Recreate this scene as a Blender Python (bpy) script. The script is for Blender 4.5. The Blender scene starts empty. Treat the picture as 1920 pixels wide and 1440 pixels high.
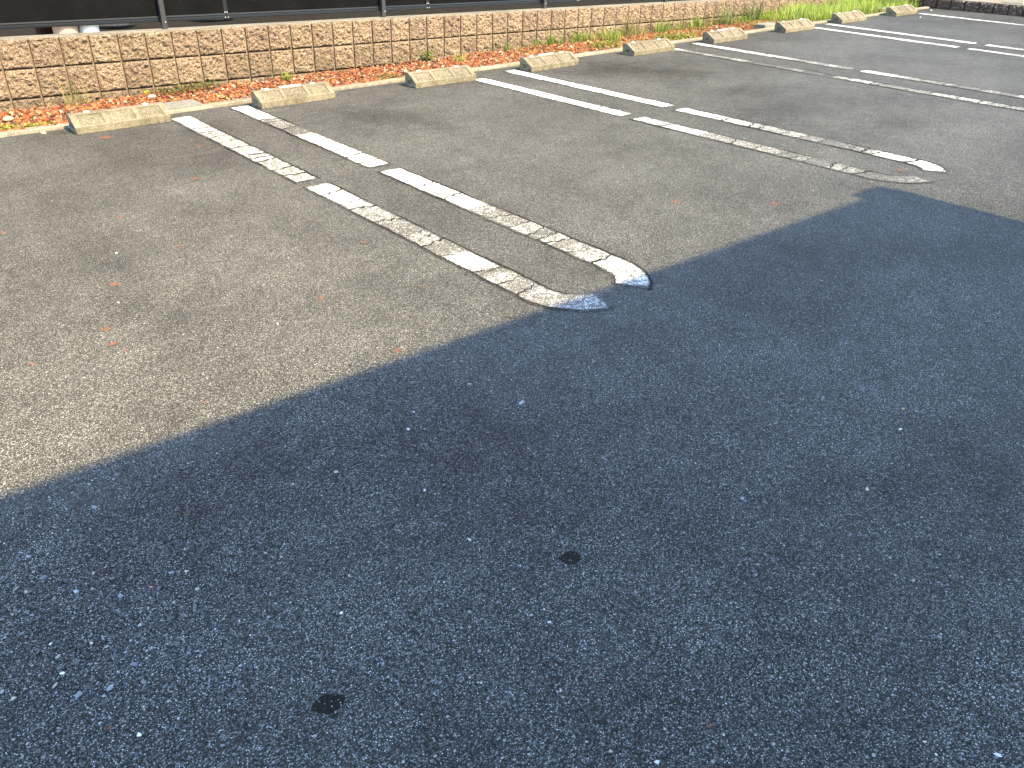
import bpy, bmesh, math, random
import numpy as np
from mathutils import Matrix, Vector

random.seed(7)
rng = np.random.default_rng(7)
S = bpy.context.scene
COL = S.collection

# ------------------------------------------------------------------ camera, sky, sun, exposure
CAM_H = 1.2827
F_PX = 1491.17                       # focal length in pixels of the 1920 px wide photograph
R = np.array([[0.76803917, 0.326879, -0.55069587],
              [-0.64036428, 0.40144391, -0.65481018],
              [0.00702981, 0.85556584, 0.51764629]])
cam = bpy.data.cameras.new('camera')
cam.sensor_fit = 'HORIZONTAL'
cam.sensor_width = 36.0
cam.lens = F_PX / 1920 * 36.0
cam.clip_start = 0.05
cam.clip_end = 600
cam_o = bpy.data.objects.new('camera', cam)
M4 = Matrix([list(R[0]) + [0], list(R[1]) + [0], list(R[2]) + [CAM_H], [0, 0, 0, 1]])
cam_o.matrix_world = M4
COL.objects.link(cam_o)
S.camera = cam_o

SUN_EL = math.radians(46)
SUN_AZ = math.radians(12)            # sun stands behind the camera, 12 degrees to the right of the wall's normal
sun_dir = Vector((math.sin(SUN_AZ) * math.cos(SUN_EL), -math.cos(SUN_AZ) * math.cos(SUN_EL), math.sin(SUN_EL)))
W = bpy.data.worlds.new('World')
S.world = W
W.use_nodes = True
wn = W.node_tree.nodes
sky = wn.new('ShaderNodeTexSky')
sky.sky_type = 'NISHITA'
sky.sun_disc = False
sky.sun_elevation = SUN_EL
sky.sun_rotation = math.atan2(sun_dir.x, sun_dir.y)
sky.air_density = 1.35
sky.dust_density = 0.3
sky.ozone_density = 3.0
wn['Background'].inputs[1].default_value = 0.15
W.node_tree.links.new(sky.outputs[0], wn['Background'].inputs[0])
sl = bpy.data.lights.new('sun', 'SUN')
sl.energy = 2.7
sl.angle = math.radians(0.45)
sl.color = (1.0, 0.765, 0.36)
sun_o = bpy.data.objects.new('sun', sl)
sun_o.rotation_euler = sun_dir.to_track_quat('Z', 'Y').to_euler()
COL.objects.link(sun_o)
S.view_settings.view_transform = 'Standard'
S.view_settings.look = 'None'
S.view_settings.gamma = 1.0
S.view_settings.exposure = 2.37

# ------------------------------------------------------------------ helpers
def px_ground(px, py, z=0.0):
    d = R @ np.array([(px - 960) / F_PX, (720 - py) / F_PX, -1.0])
    t = (z - CAM_H) / d[2]
    return d[0] * t, d[1] * t

def tag(o, label=None, cat=None, group=None, kind=None):
    if label: o['label'] = label
    if cat: o['category'] = cat
    if group: o['group'] = group
    if kind: o['kind'] = kind
    return o

def link(name, me, mat=None, parent=None, loc=(0, 0, 0), rot=(0, 0, 0)):
    o = bpy.data.objects.new(name, me)
    COL.objects.link(o)
    o.location = loc
    o.rotation_euler = rot
    if mat and me is not None and not me.materials:
        me.materials.append(mat)
    if parent: o.parent = parent
    return o

def empty(name, loc=(0, 0, 0), rot=(0, 0, 0)):
    return link(name, None, None, None, loc, rot)

def mesh_np(name, V, F, smooth=False):
    """V (n,3) array, F (m,k) array of equal-sized faces"""
    me = bpy.data.meshes.new(name)
    V = np.asarray(V, np.float32); F = np.asarray(F, np.int32)
    k = F.shape[1]
    me.vertices.add(len(V)); me.vertices.foreach_set('co', V.ravel())
    me.loops.add(F.size); me.loops.foreach_set('vertex_index', F.ravel())
    me.polygons.add(len(F))
    me.polygons.foreach_set('loop_start', np.arange(0, F.size, k, dtype=np.int32))
    me.polygons.foreach_set('loop_total', np.full(len(F), k, np.int32))
    me.polygons.foreach_set('use_smooth', np.full(len(F), bool(smooth)))
    me.update(calc_edges=True)
    me.validate()
    return me

def attr(me, name, vals):
    a = me.attributes.new(name, 'FLOAT', 'POINT')
    a.data.foreach_set('value', np.asarray(vals, np.float32).ravel())

def attr_col(me, name, cols):
    a = me.attributes.new(name, 'FLOAT_COLOR', 'POINT')
    c = np.ones((len(cols), 4), np.float32); c[:, :3] = cols
    a.data.foreach_set('color', c.ravel())

def box_bm(bm, x0, x1, y0, y1, z0, z1, bevel=0.0):
    r = bmesh.ops.create_cube(bm, size=1.0)
    for v in r['verts']:
        v.co = Vector((x0 + (v.co.x + .5) * (x1 - x0), y0 + (v.co.y + .5) * (y1 - y0), z0 + (v.co.z + .5) * (z1 - z0)))
    if bevel:
        es = {e for v in r['verts'] for e in v.link_edges}
        bmesh.ops.bevel(bm, geom=list(es), offset=bevel, segments=2, affect='EDGES', profile=0.6)

def bm_mesh(bm, name, smooth=False):
    bmesh.ops.recalc_face_normals(bm, faces=bm.faces)
    me = bpy.data.meshes.new(name)
    bm.to_mesh(me); bm.free()
    if smooth:
        for p in me.polygons: p.use_smooth = True
    return me

def box(name, x0, x1, y0, y1, z0, z1, mat, parent=None, bevel=0.0, loc=(0, 0, 0), rot=(0, 0, 0)):
    bm = bmesh.new(); box_bm(bm, x0, x1, y0, y1, z0, z1, bevel)
    return link(name, bm_mesh(bm, name), mat, parent, loc, rot)

def hashn(ix, iy, s):
    h = np.sin(ix * 127.1 + iy * 311.7 + s * 74.7) * 43758.5453
    return h - np.floor(h)

def vnoise(x, y, s=0):
    x = np.asarray(x, float); y = np.asarray(y, float)
    ix, iy = np.floor(x), np.floor(y); fx, fy = x - ix, y - iy
    fx = fx * fx * (3 - 2 * fx); fy = fy * fy * (3 - 2 * fy)
    a = hashn(ix, iy, s); b = hashn(ix + 1, iy, s); c = hashn(ix, iy + 1, s); d = hashn(ix + 1, iy + 1, s)
    return (a * (1 - fx) + b * fx) * (1 - fy) + (c * (1 - fx) + d * fx) * fy

def fbm(x, y, s=0, o=4):
    t = 0; a = .5
    for i in range(o):
        t = t + a * vnoise(x * 2 ** i, y * 2 ** i, s + i * 13.1); a *= .5
    return t / (1 - .5 ** o)

# ------------------------------------------------------------------ node helper
class NT:
    def __init__(self, name):
        self.m = bpy.data.materials.new(name); self.m.use_nodes = True
        self.t = self.m.node_tree; self.b = self.t.nodes['Principled BSDF']
        self.b.inputs['Roughness'].default_value = .85
        self.b.inputs['Specular IOR Level'].default_value = .3
    def n(self, typ, **kw):
        nd = self.t.nodes.new('ShaderNode' + typ)
        for k, v in kw.items(): setattr(nd, k, v)
        return nd
    def put(self, sock, v):
        if hasattr(v, 'is_output') or isinstance(v, bpy.types.NodeSocket): self.t.links.new(v, sock)
        elif v is not None: sock.default_value = v
    def math(self, op, a, b=None, c=None, clamp=False):
        nd = self.n('Math', operation=op); nd.use_clamp = clamp
        for i, v in enumerate((a, b, c)):
            if v is not None: self.put(nd.inputs[i], v)
        return nd.outputs[0]
    def mix(self, f, a, b, mode='MIX'):
        nd = self.n('Mix', data_type='RGBA', blend_type=mode)
        self.put(nd.inputs[0], f)
        for s, v in ((6, a), (7, b)):
            if isinstance(v, (tuple, list)): v = tuple(v) + (1.0,) if len(v) == 3 else v
            self.put(nd.inputs[s], v)
        return nd.outputs[2]
    def rng(self, v, a, b, c=0., d=1., smooth=False):
        nd = self.n('MapRange'); nd.interpolation_type = 'SMOOTHSTEP' if smooth else 'LINEAR'
        self.put(nd.inputs[0], v)
        for i, x in enumerate((a, b, c, d)): self.put(nd.inputs[1 + i], x)
        return nd.outputs[0]
    def noise(self, vec, scale, detail=4, rough=.55, out=0):
        nd = self.n('TexNoise'); self.put(nd.inputs['Vector'], vec)
        self.put(nd.inputs['Scale'], scale); nd.inputs['Detail'].default_value = detail; nd.inputs['Roughness'].default_value = rough
        return nd.outputs[out]
    def voro(self, vec, scale, feature='F1', rnd=1.0):
        nd = self.n('TexVoronoi', feature=feature); self.put(nd.inputs['Vector'], vec)
        self.put(nd.inputs['Scale'], scale); nd.inputs['Randomness'].default_value = rnd
        return nd
    def ramp(self, f, stops):
        nd = self.n('ValToRGB'); self.put(nd.inputs[0], f)
        e = nd.color_ramp.elements
        while len(e) < len(stops): e.new(.5)
        for i, (p, c) in enumerate(stops):
            e[i].position = p; e[i].color = tuple(c) + (1.,)
        return nd.outputs[0]
    def pos(self): return self.n('NewGeometry').outputs['Position']
    def obj(self): return self.n('TexCoord').outputs['Object']
    def at(self, name): 
        nd = self.n('Attribute'); nd.attribute_name = name; return nd
    def bump(self, h, strength=.5, dist=.002, prev=None):
        nd = self.n('Bump'); self.put(nd.inputs['Height'], h)
        nd.inputs['Strength'].default_value = strength; nd.inputs['Distance'].default_value = dist
        if prev is not None: self.put(nd.inputs['Normal'], prev)
        return nd.outputs[0]
    def out(self, color=None, normal=None, rough=None):
        if color is not None: self.put(self.b.inputs['Base Color'], tuple(color) + (1.,) if isinstance(color, tuple) and len(color) == 3 else color)
        if normal is not None: self.put(self.b.inputs['Normal'], normal)
        if rough is not None: self.put(self.b.inputs['Roughness'], rough)
        return self.m

def sep(nt, col):
    nd = nt.n('SeparateColor'); nt.put(nd.inputs[0], col); return nd.outputs

# ------------------------------------------------------------------ materials
def make_asphalt():
    t = NT('asphalt')
    P = t.pos()
    tone = t.at('tone').outputs['Fac']; rust = t.at('rust').outputs['Fac']
    tar = t.at('tar').outputs['Fac']; pnt = t.at('paint').outputs['Fac']; coarse = t.at('coarse').outputs['Fac']
    n1 = t.noise(P, 42, 4, .72); n2 = t.noise(P, 210, 3, .65)
    # slight warp so that cells are not regular
    w = t.n('VectorMath', operation='ADD')
    nz = t.n('VectorMath', operation='SCALE'); t.put(nz.inputs[0], t.noise(P, 60, 2, .5, 1)); nz.inputs[3].default_value = .006
    t.put(w.inputs[0], P); t.put(w.inputs[1], nz.outputs[0]); Pw = w.outputs[0]
    v1 = t.voro(Pw, 290); v2 = t.voro(Pw, 125); v3 = t.voro(Pw, 370); v4 = t.voro(P, 46)
    r1 = sep(t, v1.outputs['Color']); r2 = sep(t, v2.outputs['Color']); r3 = sep(t, v3.outputs['Color']); r4 = sep(t, v4.outputs['Color'])
    # fine aggregate: every cell a grain with its own grey
    g = t.math('POWER', r1[0], 1.8)
    base = t.ramp(g, [(0., (.050, .051, .051)), (.25, (.096, .096, .092)), (.6, (.150, .149, .142)), (.85, (.215, .213, .202)), (1., (.30, .298, .285))])
    gap = t.rng(v1.outputs['Distance'], .28, .58, 1.06, t.rng(coarse, 0., .35, .42, .20))
    base = t.mix(1., base, t.mix(0., gap, gap), 'MULTIPLY')
    # medium stones here and there, more in coarse patches
    thr = t.rng(coarse, 0., .6, .93, .55)
    m2 = t.math('MULTIPLY', t.math('GREATER_THAN', r2[0], thr), t.rng(v2.outputs['Distance'], .30, .42, 1., 0.))
    c2 = t.ramp(r2[1], [(0., (.040, .041, .043)), (.4, (.085, .087, .090)), (.7, (.15, .152, .155)), (.88, (.24, .24, .24)), (1., (.40, .39, .38))])
    base = t.mix(m2, base, c2)
    # bright quartz grains
    m3 = t.math('MULTIPLY', t.math('GREATER_THAN', r3[0], t.math('SUBTRACT', t.rng(t.noise(P, 3., 2), .3, .7, .96, .905), t.math('MULTIPLY', coarse, .10))), t.rng(v3.outputs['Distance'], .32, .46, 1., 0.))
    c3 = t.ramp(r3[1], [(0., (.30, .30, .29)), (.6, (.50, .50, .48)), (1., (.80, .80, .78))])
    base = t.mix(m3, base, c3)
    m4 = t.math('MULTIPLY', t.math('GREATER_THAN', r4[0], .986), t.rng(v4.outputs['Distance'], .10, .15, 1., 0.))
    base = t.mix(m4, base, t.ramp(r4[1], [(0., (.5, .5, .48)), (.7, (.30, .31, .33)), (1., (.45, .30, .22))]))
    # broad tone: dust, oil and the painted view-angle brightening
    big = t.noise(P, 1.1, 4, .62); mid = t.noise(P, 9., 2, .6)
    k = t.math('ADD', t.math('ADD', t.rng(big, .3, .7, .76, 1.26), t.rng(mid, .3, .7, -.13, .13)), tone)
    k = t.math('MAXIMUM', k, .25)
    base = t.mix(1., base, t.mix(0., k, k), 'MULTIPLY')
    # oil stains are a little browner, clean areas a little yellower
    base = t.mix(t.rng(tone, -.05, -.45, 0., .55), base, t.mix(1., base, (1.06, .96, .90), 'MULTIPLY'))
    # rust coloured stains
    rm = t.math('MULTIPLY', rust, t.rng(n2, .35, .62, .1, 1.), clamp=True)
    base = t.mix(rm, base, (.27, .080, .028))
    tm = t.rng(t.math('ADD', tar, t.rng(n2, .3, .7, -.25, .25)), .46, .54, 0., 1.)
    tm = t.math('MULTIPLY', tm, t.math('SUBTRACT', 1., t.math('MULTIPLY', m3, .9)))
    base = t.mix(tm, base, (.007, .0065, .006))
    # paint: worn off in streaks and over the stone tops
    fld = t.math('ADD', t.math('MULTIPLY', t.math('SUBTRACT', n1, .5), 1.9), t.math('MULTIPLY', t.math('SUBTRACT', n2, .5), 3.2))
    fld = t.math('ADD', fld, t.math('MULTIPLY', t.math('SUBTRACT', r1[2], .5), .75))
    pm = t.rng(t.math('ADD', t.math('MULTIPLY', pnt, 1.6), fld), 1.06, 1.16, 0., 1., True)
    pm = t.math('MULTIPLY', pm, t.rng(pnt, .04, .12, 0., 1.))
    # thin wash of pigment left in the worn stretches
    wash = t.math('MULTIPLY', t.rng(pnt, .10, .55, 0., .22), t.rng(n2, .3, .6, .5, 1.))
    base = t.mix(wash, base, (.50, .49, .46))
    dirt = t.rng(n1, .3, .7, .78, 1.)
    pc = t.mix(1., (.82, .815, .80), t.mix(0., dirt, dirt), 'MULTIPLY')
    base = t.mix(pm, base, pc)
    # relief
    h1 = t.math('SUBTRACT', 1., v1.outputs['Distance'])
    h = t.math('ADD', t.math('MULTIPLY', h1, .6), t.math('MULTIPLY', r1[1], .55))
    h = t.math('ADD', h, t.math('MULTIPLY', m2, .6))
    h = t.math('ADD', h, t.math('MULTIPLY', n2, 1.0))
    h = t.mix(pm, t.mix(0., h, h), (1.5, 1.5, 1.5))
    hs = sep(t, h)[0]
    nrm = t.bump(hs, 1., .0042)
    t.b.inputs['Specular IOR Level'].default_value = .18
    t.b.inputs['Diffuse Roughness'].default_value = 1.0 if 'Diffuse Roughness' in t.b.inputs else 0
    return t.out(base, nrm, t.rng(r1[2], 0., 1., .62, .95))

def make_split_block():
    t = NT('split_face_block')
    oi = t.n('ObjectInfo')
    off = t.n('VectorMath', operation='ADD'); t.put(off.inputs[0], t.obj())
    sc = t.n('VectorMath', operation='SCALE'); cx = t.n('CombineXYZ')
    for i in range(3): t.put(cx.inputs[i], oi.outputs['Random'])
    t.put(sc.inputs[0], cx.outputs[0]); sc.inputs[3].default_value = 37.
    t.put(off.inputs[1], sc.outputs[0]); P = off.outputs[0]
    v = t.voro(P, 170); r = sep(t, v.outputs['Color'])
    v2 = t.voro(P, 75); r2 = sep(t, v2.outputs['Color'])
    c = t.ramp(t.math('ADD', t.math('MULTIPLY', r[0], .55), t.math('MULTIPLY', t.noise(P, 120, 5, .75), .45)),
               [(.17, (.045, .027, .016)), (.34, (.195, .128, .078)), (.52, (.33, .235, .155)), (.8, (.54, .43, .32))])
    wht = t.math('MULTIPLY', t.math('GREATER_THAN', r2[0], .93), t.rng(v2.outputs['Distance'], .25, .45, 1., 0.))
    c = t.mix(wht, c, (.60, .56, .50))
    c = t.mix(t.rng(t.noise(P, 14, 4, .65), .40, .72, 0., .45), c, (.34, .245, .17))
    tint = t.rng(oi.outputs['Random'], 0., 1., .78, 1.02)
    c = t.mix(1., c, t.mix(0., tint, tint), 'MULTIPLY')
    hue = t.n('HueSaturation'); t.put(hue.inputs['Hue'], t.rng(t.math('FRACT', t.math('MULTIPLY', oi.outputs['Random'], 17.3)), 0., 1., .494, .505)); t.put(hue.inputs['Color'], c)
    c = hue.outputs[0]
    # grey-brown weathering and damp runs low on the wall (world position)
    W_ = t.pos(); z = t.n('SeparateXYZ'); t.put(z.inputs[0], W_)
    mp = t.n('Mapping'); t.put(mp.inputs[0], W_); mp.inputs['Scale'].default_value = (14., 3., 2.2)
    run = t.rng(t.noise(mp.outputs[0], 1.6, 4, .6), .58, .74, 0., 1.)
    zone = t.math('MULTIPLY', t.rng(z.outputs[0], 5.6, 6.3, 0., 1.), t.rng(z.outputs[0], 8.5, 11., 1., .45))
    c = t.mix(t.math('MULTIPLY', run, t.math('MULTIPLY', zone, .75)), c, (.055, .042, .030))
    low = t.math('MULTIPLY', t.rng(z.outputs[2], .02, .16, 1., 0.), t.rng(t.noise(W_, 9, 4, .6), .38, .62, 0., 1.))
    c = t.mix(t.math('MULTIPLY', low, .55), c, (.12, .095, .060))
    hgt = t.math('ADD', t.math('MULTIPLY', t.noise(P, 110, 5, .75), 1.5), t.math('MULTIPLY', r[1], .6))
    return t.out(c, t.bump(hgt, 1., .011), .95)

def make_dark_block():
    t = NT('dark_split_block')
    oi = t.n('ObjectInfo'); W_ = t.pos()
    r = sep(t, t.voro(W_, 90).outputs['Color'])
    c = t.ramp(t.math('ADD', t.math('MULTIPLY', r[0], .5), t.math('MULTIPLY', t.noise(W_, 40, 5, .7), .5)),
               [(.2, (.020, .013, .010)), (.5, (.062, .042, .034)), (.8, (.13, .09, .07))])
    z = t.n('SeparateXYZ'); t.put(z.inputs[0], W_)
    up = t.math('MULTIPLY', t.rng(z.outputs[2], .0, .13, .15, 1.), t.rng(t.noise(W_, 38, 5, .75), .55, .66, 0., 1.))
    up = t.math('MULTIPLY', up, t.rng(z.outputs[1], 5.9, 5.4, .15, 1.))
    c = t.mix(up, c, (.62, .58, .50))
    return t.out(c, t.bump(t.noise(W_, 70, 5, .75), 1., .012), .95)

def make_concrete(name, a, b, sp=1.0, moss=0.0, bump=.0025):
    t = NT(name); oi = t.n('ObjectInfo')
    off = t.n('VectorMath', operation='ADD'); t.put(off.inputs[0], t.pos())
    P = off.outputs[0]
    n = t.noise(P, 22, 6, .68); n2 = t.noise(P, 220, 4, .7)
    c = t.mix(t.rng(n, .32, .7), a, b)
    big = t.rng(t.noise(P, 3.1, 3, .6), .35, .65, .80, 1.15); c = t.mix(1., c, t.mix(0., big, big), 'MULTIPLY')
    v = t.voro(P, 190); r = sep(t, v.outputs['Color'])
    spd = t.math('MULTIPLY', t.math('GREATER_THAN', r[0], .80), t.rng(v.outputs['Distance'], .22, .5, 1., 0.))
    c = t.mix(t.math('MULTIPLY', spd, .62 * sp), c, (.075, .065, .045))
    spl = t.math('MULTIPLY', t.math('LESS_THAN', r[0], .14), t.rng(v.outputs['Distance'], .25, .5, 1., 0.))
    c = t.mix(t.math('MULTIPLY', spl, .5 * sp), c, (.72, .66, .52))
    k = t.rng(n2, .3, .7, .80, 1.14); c = t.mix(1., c, t.mix(0., k, k), 'MULTIPLY')
    z = t.n('SeparateXYZ'); t.put(z.inputs[0], P)
    if moss:
        # dark lichen and dirt, streaked down the lower face
        mp = t.n('Mapping'); t.put(mp.inputs[0], P); mp.inputs['Scale'].default_value = (26., 20., 8.)
        st = t.math('MULTIPLY', t.rng(t.noise(mp.outputs[0], 1.5, 5, .7), .50, .66, 0., 1.), t.rng(z.outputs[2], .02, .07, 1., .25))
        c = t.mix(t.math('MULTIPLY', st, moss), c, (.085, .066, .040))
        pt = t.rng(t.noise(P, 7., 3, .6), .50, .64, 0., 1.)
        c = t.mix(t.math('MULTIPLY', t.math('MULTIPLY', pt, t.rng(t.noise(P, 120, 3, .7), .45, .58, 0., 1.)), .75 * moss), c, (.085, .070, .045))
    h = t.math('ADD', n2, t.math('MULTIPLY', spd, -.8))
    return t.out(c, t.bump(h, .8, bump), .9)

def make_plain(name, c, rough=.7, var=.12, scale=30., bump=0., metal=0., spec=.3):
    t = NT(name); P = t.pos()
    k = t.rng(t.noise(P, scale, 5, .65), .3, .7, 1 - var, 1 + var)
    col = t.mix(1., tuple(c), t.mix(0., k, k), 'MULTIPLY')
    t.b.inputs['Metallic'].default_value = metal
    t.b.inputs['Specular IOR Level'].default_value = spec
    return t.out(col, t.bump(t.noise(P, scale * 6, 4, .7), .6, bump) if bump else None, rough)

def make_attr(name, rough=.9, var=.2, transl=0., bump=.0015):
    t = NT(name); P = t.pos()
    a = t.at('Col'); k = t.rng(t.noise(P, 160, 4, .7), .3, .7, 1 - var, 1 + var)
    c = t.mix(1., a.outputs['Color'], t.mix(0., k, k), 'MULTIPLY')
    m = t.out(c, t.bump(t.noise(P, 300, 3, .7), .7, bump) if bump else None, rough)
    if transl:
        tr = t.n('BsdfTranslucent'); t.put(tr.inputs[0], c)
        mx = t.n('MixShader'); mx.inputs[0].default_value = transl
        t.t.links.new(t.b.outputs[0], mx.inputs[1]); t.t.links.new(tr.outputs[0], mx.inputs[2])
        t.t.links.new(mx.outputs[0], t.t.nodes['Material Output'].inputs[0])
    return m

def make_panel_sheet():
    t = NT('fence_sheet'); P = t.pos(); t.b.inputs['Specular IOR Level'].default_value = .05
    v = t.voro(P, 120); r = sep(t, v.outputs['Color'])
    dust = t.math('MULTIPLY', t.math('GREATER_THAN', r[0], .955), t.rng(v.outputs['Distance'], .12, .3, 1., 0.))
    c = t.mix(t.rng(t.noise(P, 6, 5, .7), .35, .7, 0., 1.), (.0035, .0036, .004), (.006, .006, .0064))
    c = t.mix(t.math('MULTIPLY', dust, t.rng(t.noise(P, 12, 2), .4, .65, 0., .6)), c, (.17, .165, .15))
    return t.out(c, t.bump(t.noise(P, 500, 2), .3, .0006), .75)

MAT = dict(
    asphalt=make_asphalt(), block=make_split_block(), dark_block=make_dark_block(),
    mortar=make_concrete('mortar', (.17, .12, .08), (.26, .19, .13), .5),
    core=make_plain('joint_mortar', (.060, .040, .026), .95, .25, 40),
    cap=make_concrete('wall_cap', (.14, .125, .105), (.22, .20, .17), .9),
    stop=make_concrete('stop_concrete', (.162, .136, .092), (.232, .198, .138), 1.1, .85),
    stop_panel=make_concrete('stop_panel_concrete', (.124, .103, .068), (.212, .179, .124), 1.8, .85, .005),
    kerb=make_concrete('kerb_concrete', (.18, .165, .13), (.33, .295, .22), .8),
    slab=make_concrete('slab_concrete', (.16, .15, .13), (.24, .225, .19), 1.3),
    cream=make_concrete('cream_precast', (.36, .31, .23), (.44, .39, .30), .5),
    refl=make_plain('white_reflector', (.80, .81, .82), .35, .06, 80, spec=.5),
    mark=make_plain('plaque_recess', (.055, .052, .045), .9, .2, 120),
    mark_hi=make_plain('plaque_relief', (.16, .15, .13), .9, .2, 120),
    soil=make_plain('gravel_bed', (.15, .075, .045), 1., .4, 25, .006),
    crack=make_plain('crack', (.012, .011, .010), 1., .3, 60),
    stone=make_attr('gravel_stone'), chip=make_attr('asphalt_chip', .8, .15), leaf=make_attr('leaf', .6, .12, .35, 0.),
    sheet=make_panel_sheet(),
    rail=make_plain('fence_rail', (.006, .008, .012), .42, .1, 20, spec=.35),
    post=make_plain('fence_post', (.030, .031, .033), .45, .08, 20, spec=.35),
    bolt=make_plain('steel_bolt', (.62, .61, .58), .3, .1, 80, metal=.8),
    terrace=make_plain('terrace_earth', (.026, .016, .007), 1., .35, 14, .006),
    iron=make_plain('cast_iron', (.085, .065, .045), .95, .3, 40, .001),
    terracotta=make_plain('pale_terracotta', (.50, .33, .25), .8, .08, 12, .0006),
    whitepot=make_plain('white_plastic', (.58, .60, .60), .45, .04, 12),
    maroon=make_plain('maroon_plastic', (.045, .012, .012), .5, .1, 12),
    lot=make_concrete('neighbour_paving', (.26, .20, .175), (.33, .265, .23), .5),
    ground=make_plain('ground_earth', (.10, .09, .07), 1., .3, 3),
    house=make_plain('house_stucco', (.72, .71, .68), .95, .08, 20, .002),
    roof=make_plain('roof_tile', (.07, .07, .075), .7, .15, 10),
    glass=make_plain('window_glass', (.02, .025, .03), .08, .02, 3, spec=.5),
    alu=make_plain('aluminium', (.42, .42, .42), .35, .05, 20, metal=.6),
    paint_car=make_plain('car_paint', (.055, .035, .11), .25, .03, 5, spec=.6),
    rubber=make_plain('rubber', (.013, .013, .014), .85, .15, 40),
    lamp=make_plain('lamp_lens', (.45, .06, .04), .2, .05, 10),
    pale=make_plain('car_plate', (.7, .7, .68), .4, .05, 10),
)

# ------------------------------------------------------------------ ground
def tone_fn(x, y):
    """asphalt tone in world metres: painted view-angle brightening plus dust and oil patches"""
    x = np.asarray(x, float); y = np.asarray(y, float)
    t = np.zeros_like(x)
    # view-angle brightening painted in: lighter drive lane, darker towards the stops
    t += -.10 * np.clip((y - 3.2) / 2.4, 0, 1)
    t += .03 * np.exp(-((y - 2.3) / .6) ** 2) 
    for bx, by, rx, ry, a in TONES:
        wx = .25 * (fbm(x * 2.1, y * 2.1, 3) - .5) * 2; wy = .25 * (fbm(x * 2.1, y * 2.1, 9) - .5) * 2
        t += a * np.exp(-((x - bx + wx * rx * 2) / rx) ** 2 - ((y - by + wy * ry * 2) / ry) ** 2)
    return t

TONES = []
for px, py, rx, ry, a in [(420, 280, .28, .35, -.22), (250, 300, .25, .45, -.16), (360, 345, .22, .22, .16), (400, 392, .22, .10, -.14),
                          (330, 500, .25, .18, .14), (228, 625, .10, .06, .30), (272, 660, .12, .05, .28), (90, 330, .35, .2, -.10),
                          (1130, 130, .35, .22, -.36), (1270, 138, .35, .30, -.32), (1385, 172, .35, .25, -.22), (1470, 205, .5, .3, -.20), (1700, 225, .35, .25, -.20),
                          (1335, 158, .18, .12, .20), (1810, 250, .5, .25, .12), (1180, 355, .16, .10, -.10),
                          (700, 215, .25, .5, -.14), (560, 260, .10, .5, -.16), (400, 240, .14, .25, -.24), (960, 160, .12, .25, .06),
                          (900, 330, .35, .35, .08), (1100, 420, .3, .25, .10), (1560, 100, .3, .3, .18), (1700, 75, .5, .2, .12), (1480, 75, .22, .3, -.14),
                          (1840, 55, .4, .25, .14), (1800, 35, .4, .3, -.16),
                          (1500, 460, .35, .2, -.24), (1250, 640, .2, .15, -.10), (1620, 640, .35, .25, .16), (1850, 560, .4, .3, .14),
                          (1480, 800, .25, .2, .10), (1200, 780, .15, .12, -.10), (650, 1180, .14, .10, .14), (1000, 1130, .12, .08, .08), (250, 1060, .2, .15, -.12),
                          (100, 1200, .12, .2, -.14), (1700, 1150, .2, .12, -.08), (900, 860, .25, .15, -.10), (560, 870, .3, .2, -.14),
                          (500, 690, .4, .2, .10), (120, 820, .3, .2, .16), (640, 470, .10, .9, -.09), (150, 430, .10, .9, -.10), (1020, 330, .10, .9, -.08), (860, 250, .10, .8, -.12),
                          (1750, 760, .12, .5, .12), (1300, 900, .08, .5, .10), (760, 1000, .06, .4, .09), (1100, 1300, .10, .2, -.12), (1850, 900, .2, .15, -.12), (420, 1250, .10, .08, .10)]:
    gx, gy = px_ground(px, py); TONES.append((gx, gy, rx, ry, a * 1.25))

def coarse_fn(x, y):
    c = np.zeros_like(x)
    for px, py, r in [(170, 1150, .22), (60, 1080, .16), (280, 1300, .16), (700, 820, .30), (420, 960, .22), (1900, 1350, .18)]:
        gx, gy = px_ground(px, py); c = np.maximum(c, np.exp(-(((x - gx) ** 2 + (y - gy) ** 2) / r ** 2)))
    c = np.maximum(c, .30 * np.clip((1.9 - y) / .5, 0, 1))
    return np.clip(c * (.5 + fbm(x * 9, y * 9, 5)), 0, 1)

KERB_Y = 5.94
xs = np.arange(-1.0, 12.921, .04); ys = np.concatenate([np.arange(-.6, KERB_Y - .01, .04), [KERB_Y]])
X, Y = np.meshgrid(xs, ys); nx, ny = len(xs), len(ys)
V = np.stack([X.ravel(), Y.ravel(), np.zeros(X.size)], 1)
ii = (np.arange(ny - 1)[:, None] * nx + np.arange(nx - 1)[None]).ravel()
Fq = np.stack([ii, ii + 1, ii + nx + 1, ii + nx], 1)
x0, x1, y0, y1 = xs[0], xs[-1], ys[0], ys[-1]
ex = [(-45, -45), (x0, -45), (x1, -45), (13.0, -45), (-45, y0), (x0, y0), (x1, y0), (13.0, y0), (-45, y1), (x0, y1), (x1, y1), (13.0, y1)]
nb = len(V)
V = np.vstack([V, [(a, b, 0) for a, b in ex]])
Fe = [(nb + a, nb + a + 1, nb + a + 5, nb + a + 4) for a in (0, 1, 2, 4, 6)]
me = mesh_np('parking_lot', V, np.vstack([Fq, Fe]))
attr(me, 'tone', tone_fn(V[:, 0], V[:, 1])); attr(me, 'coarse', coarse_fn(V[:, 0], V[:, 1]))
lot = tag(link('parking_lot', me, MAT['asphalt']), 'grey asphalt parking lot, half sunlit and half in blue shade', kind='structure')

me = mesh_np('ground', [(-250, -250, -.30), (250, -250, -.30), (250, 250, -.30), (-250, 250, -.30)], [(0, 1, 2, 3)])
tag(link('ground', me, MAT['ground']), 'bare ground around the lot', kind='structure')

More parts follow.
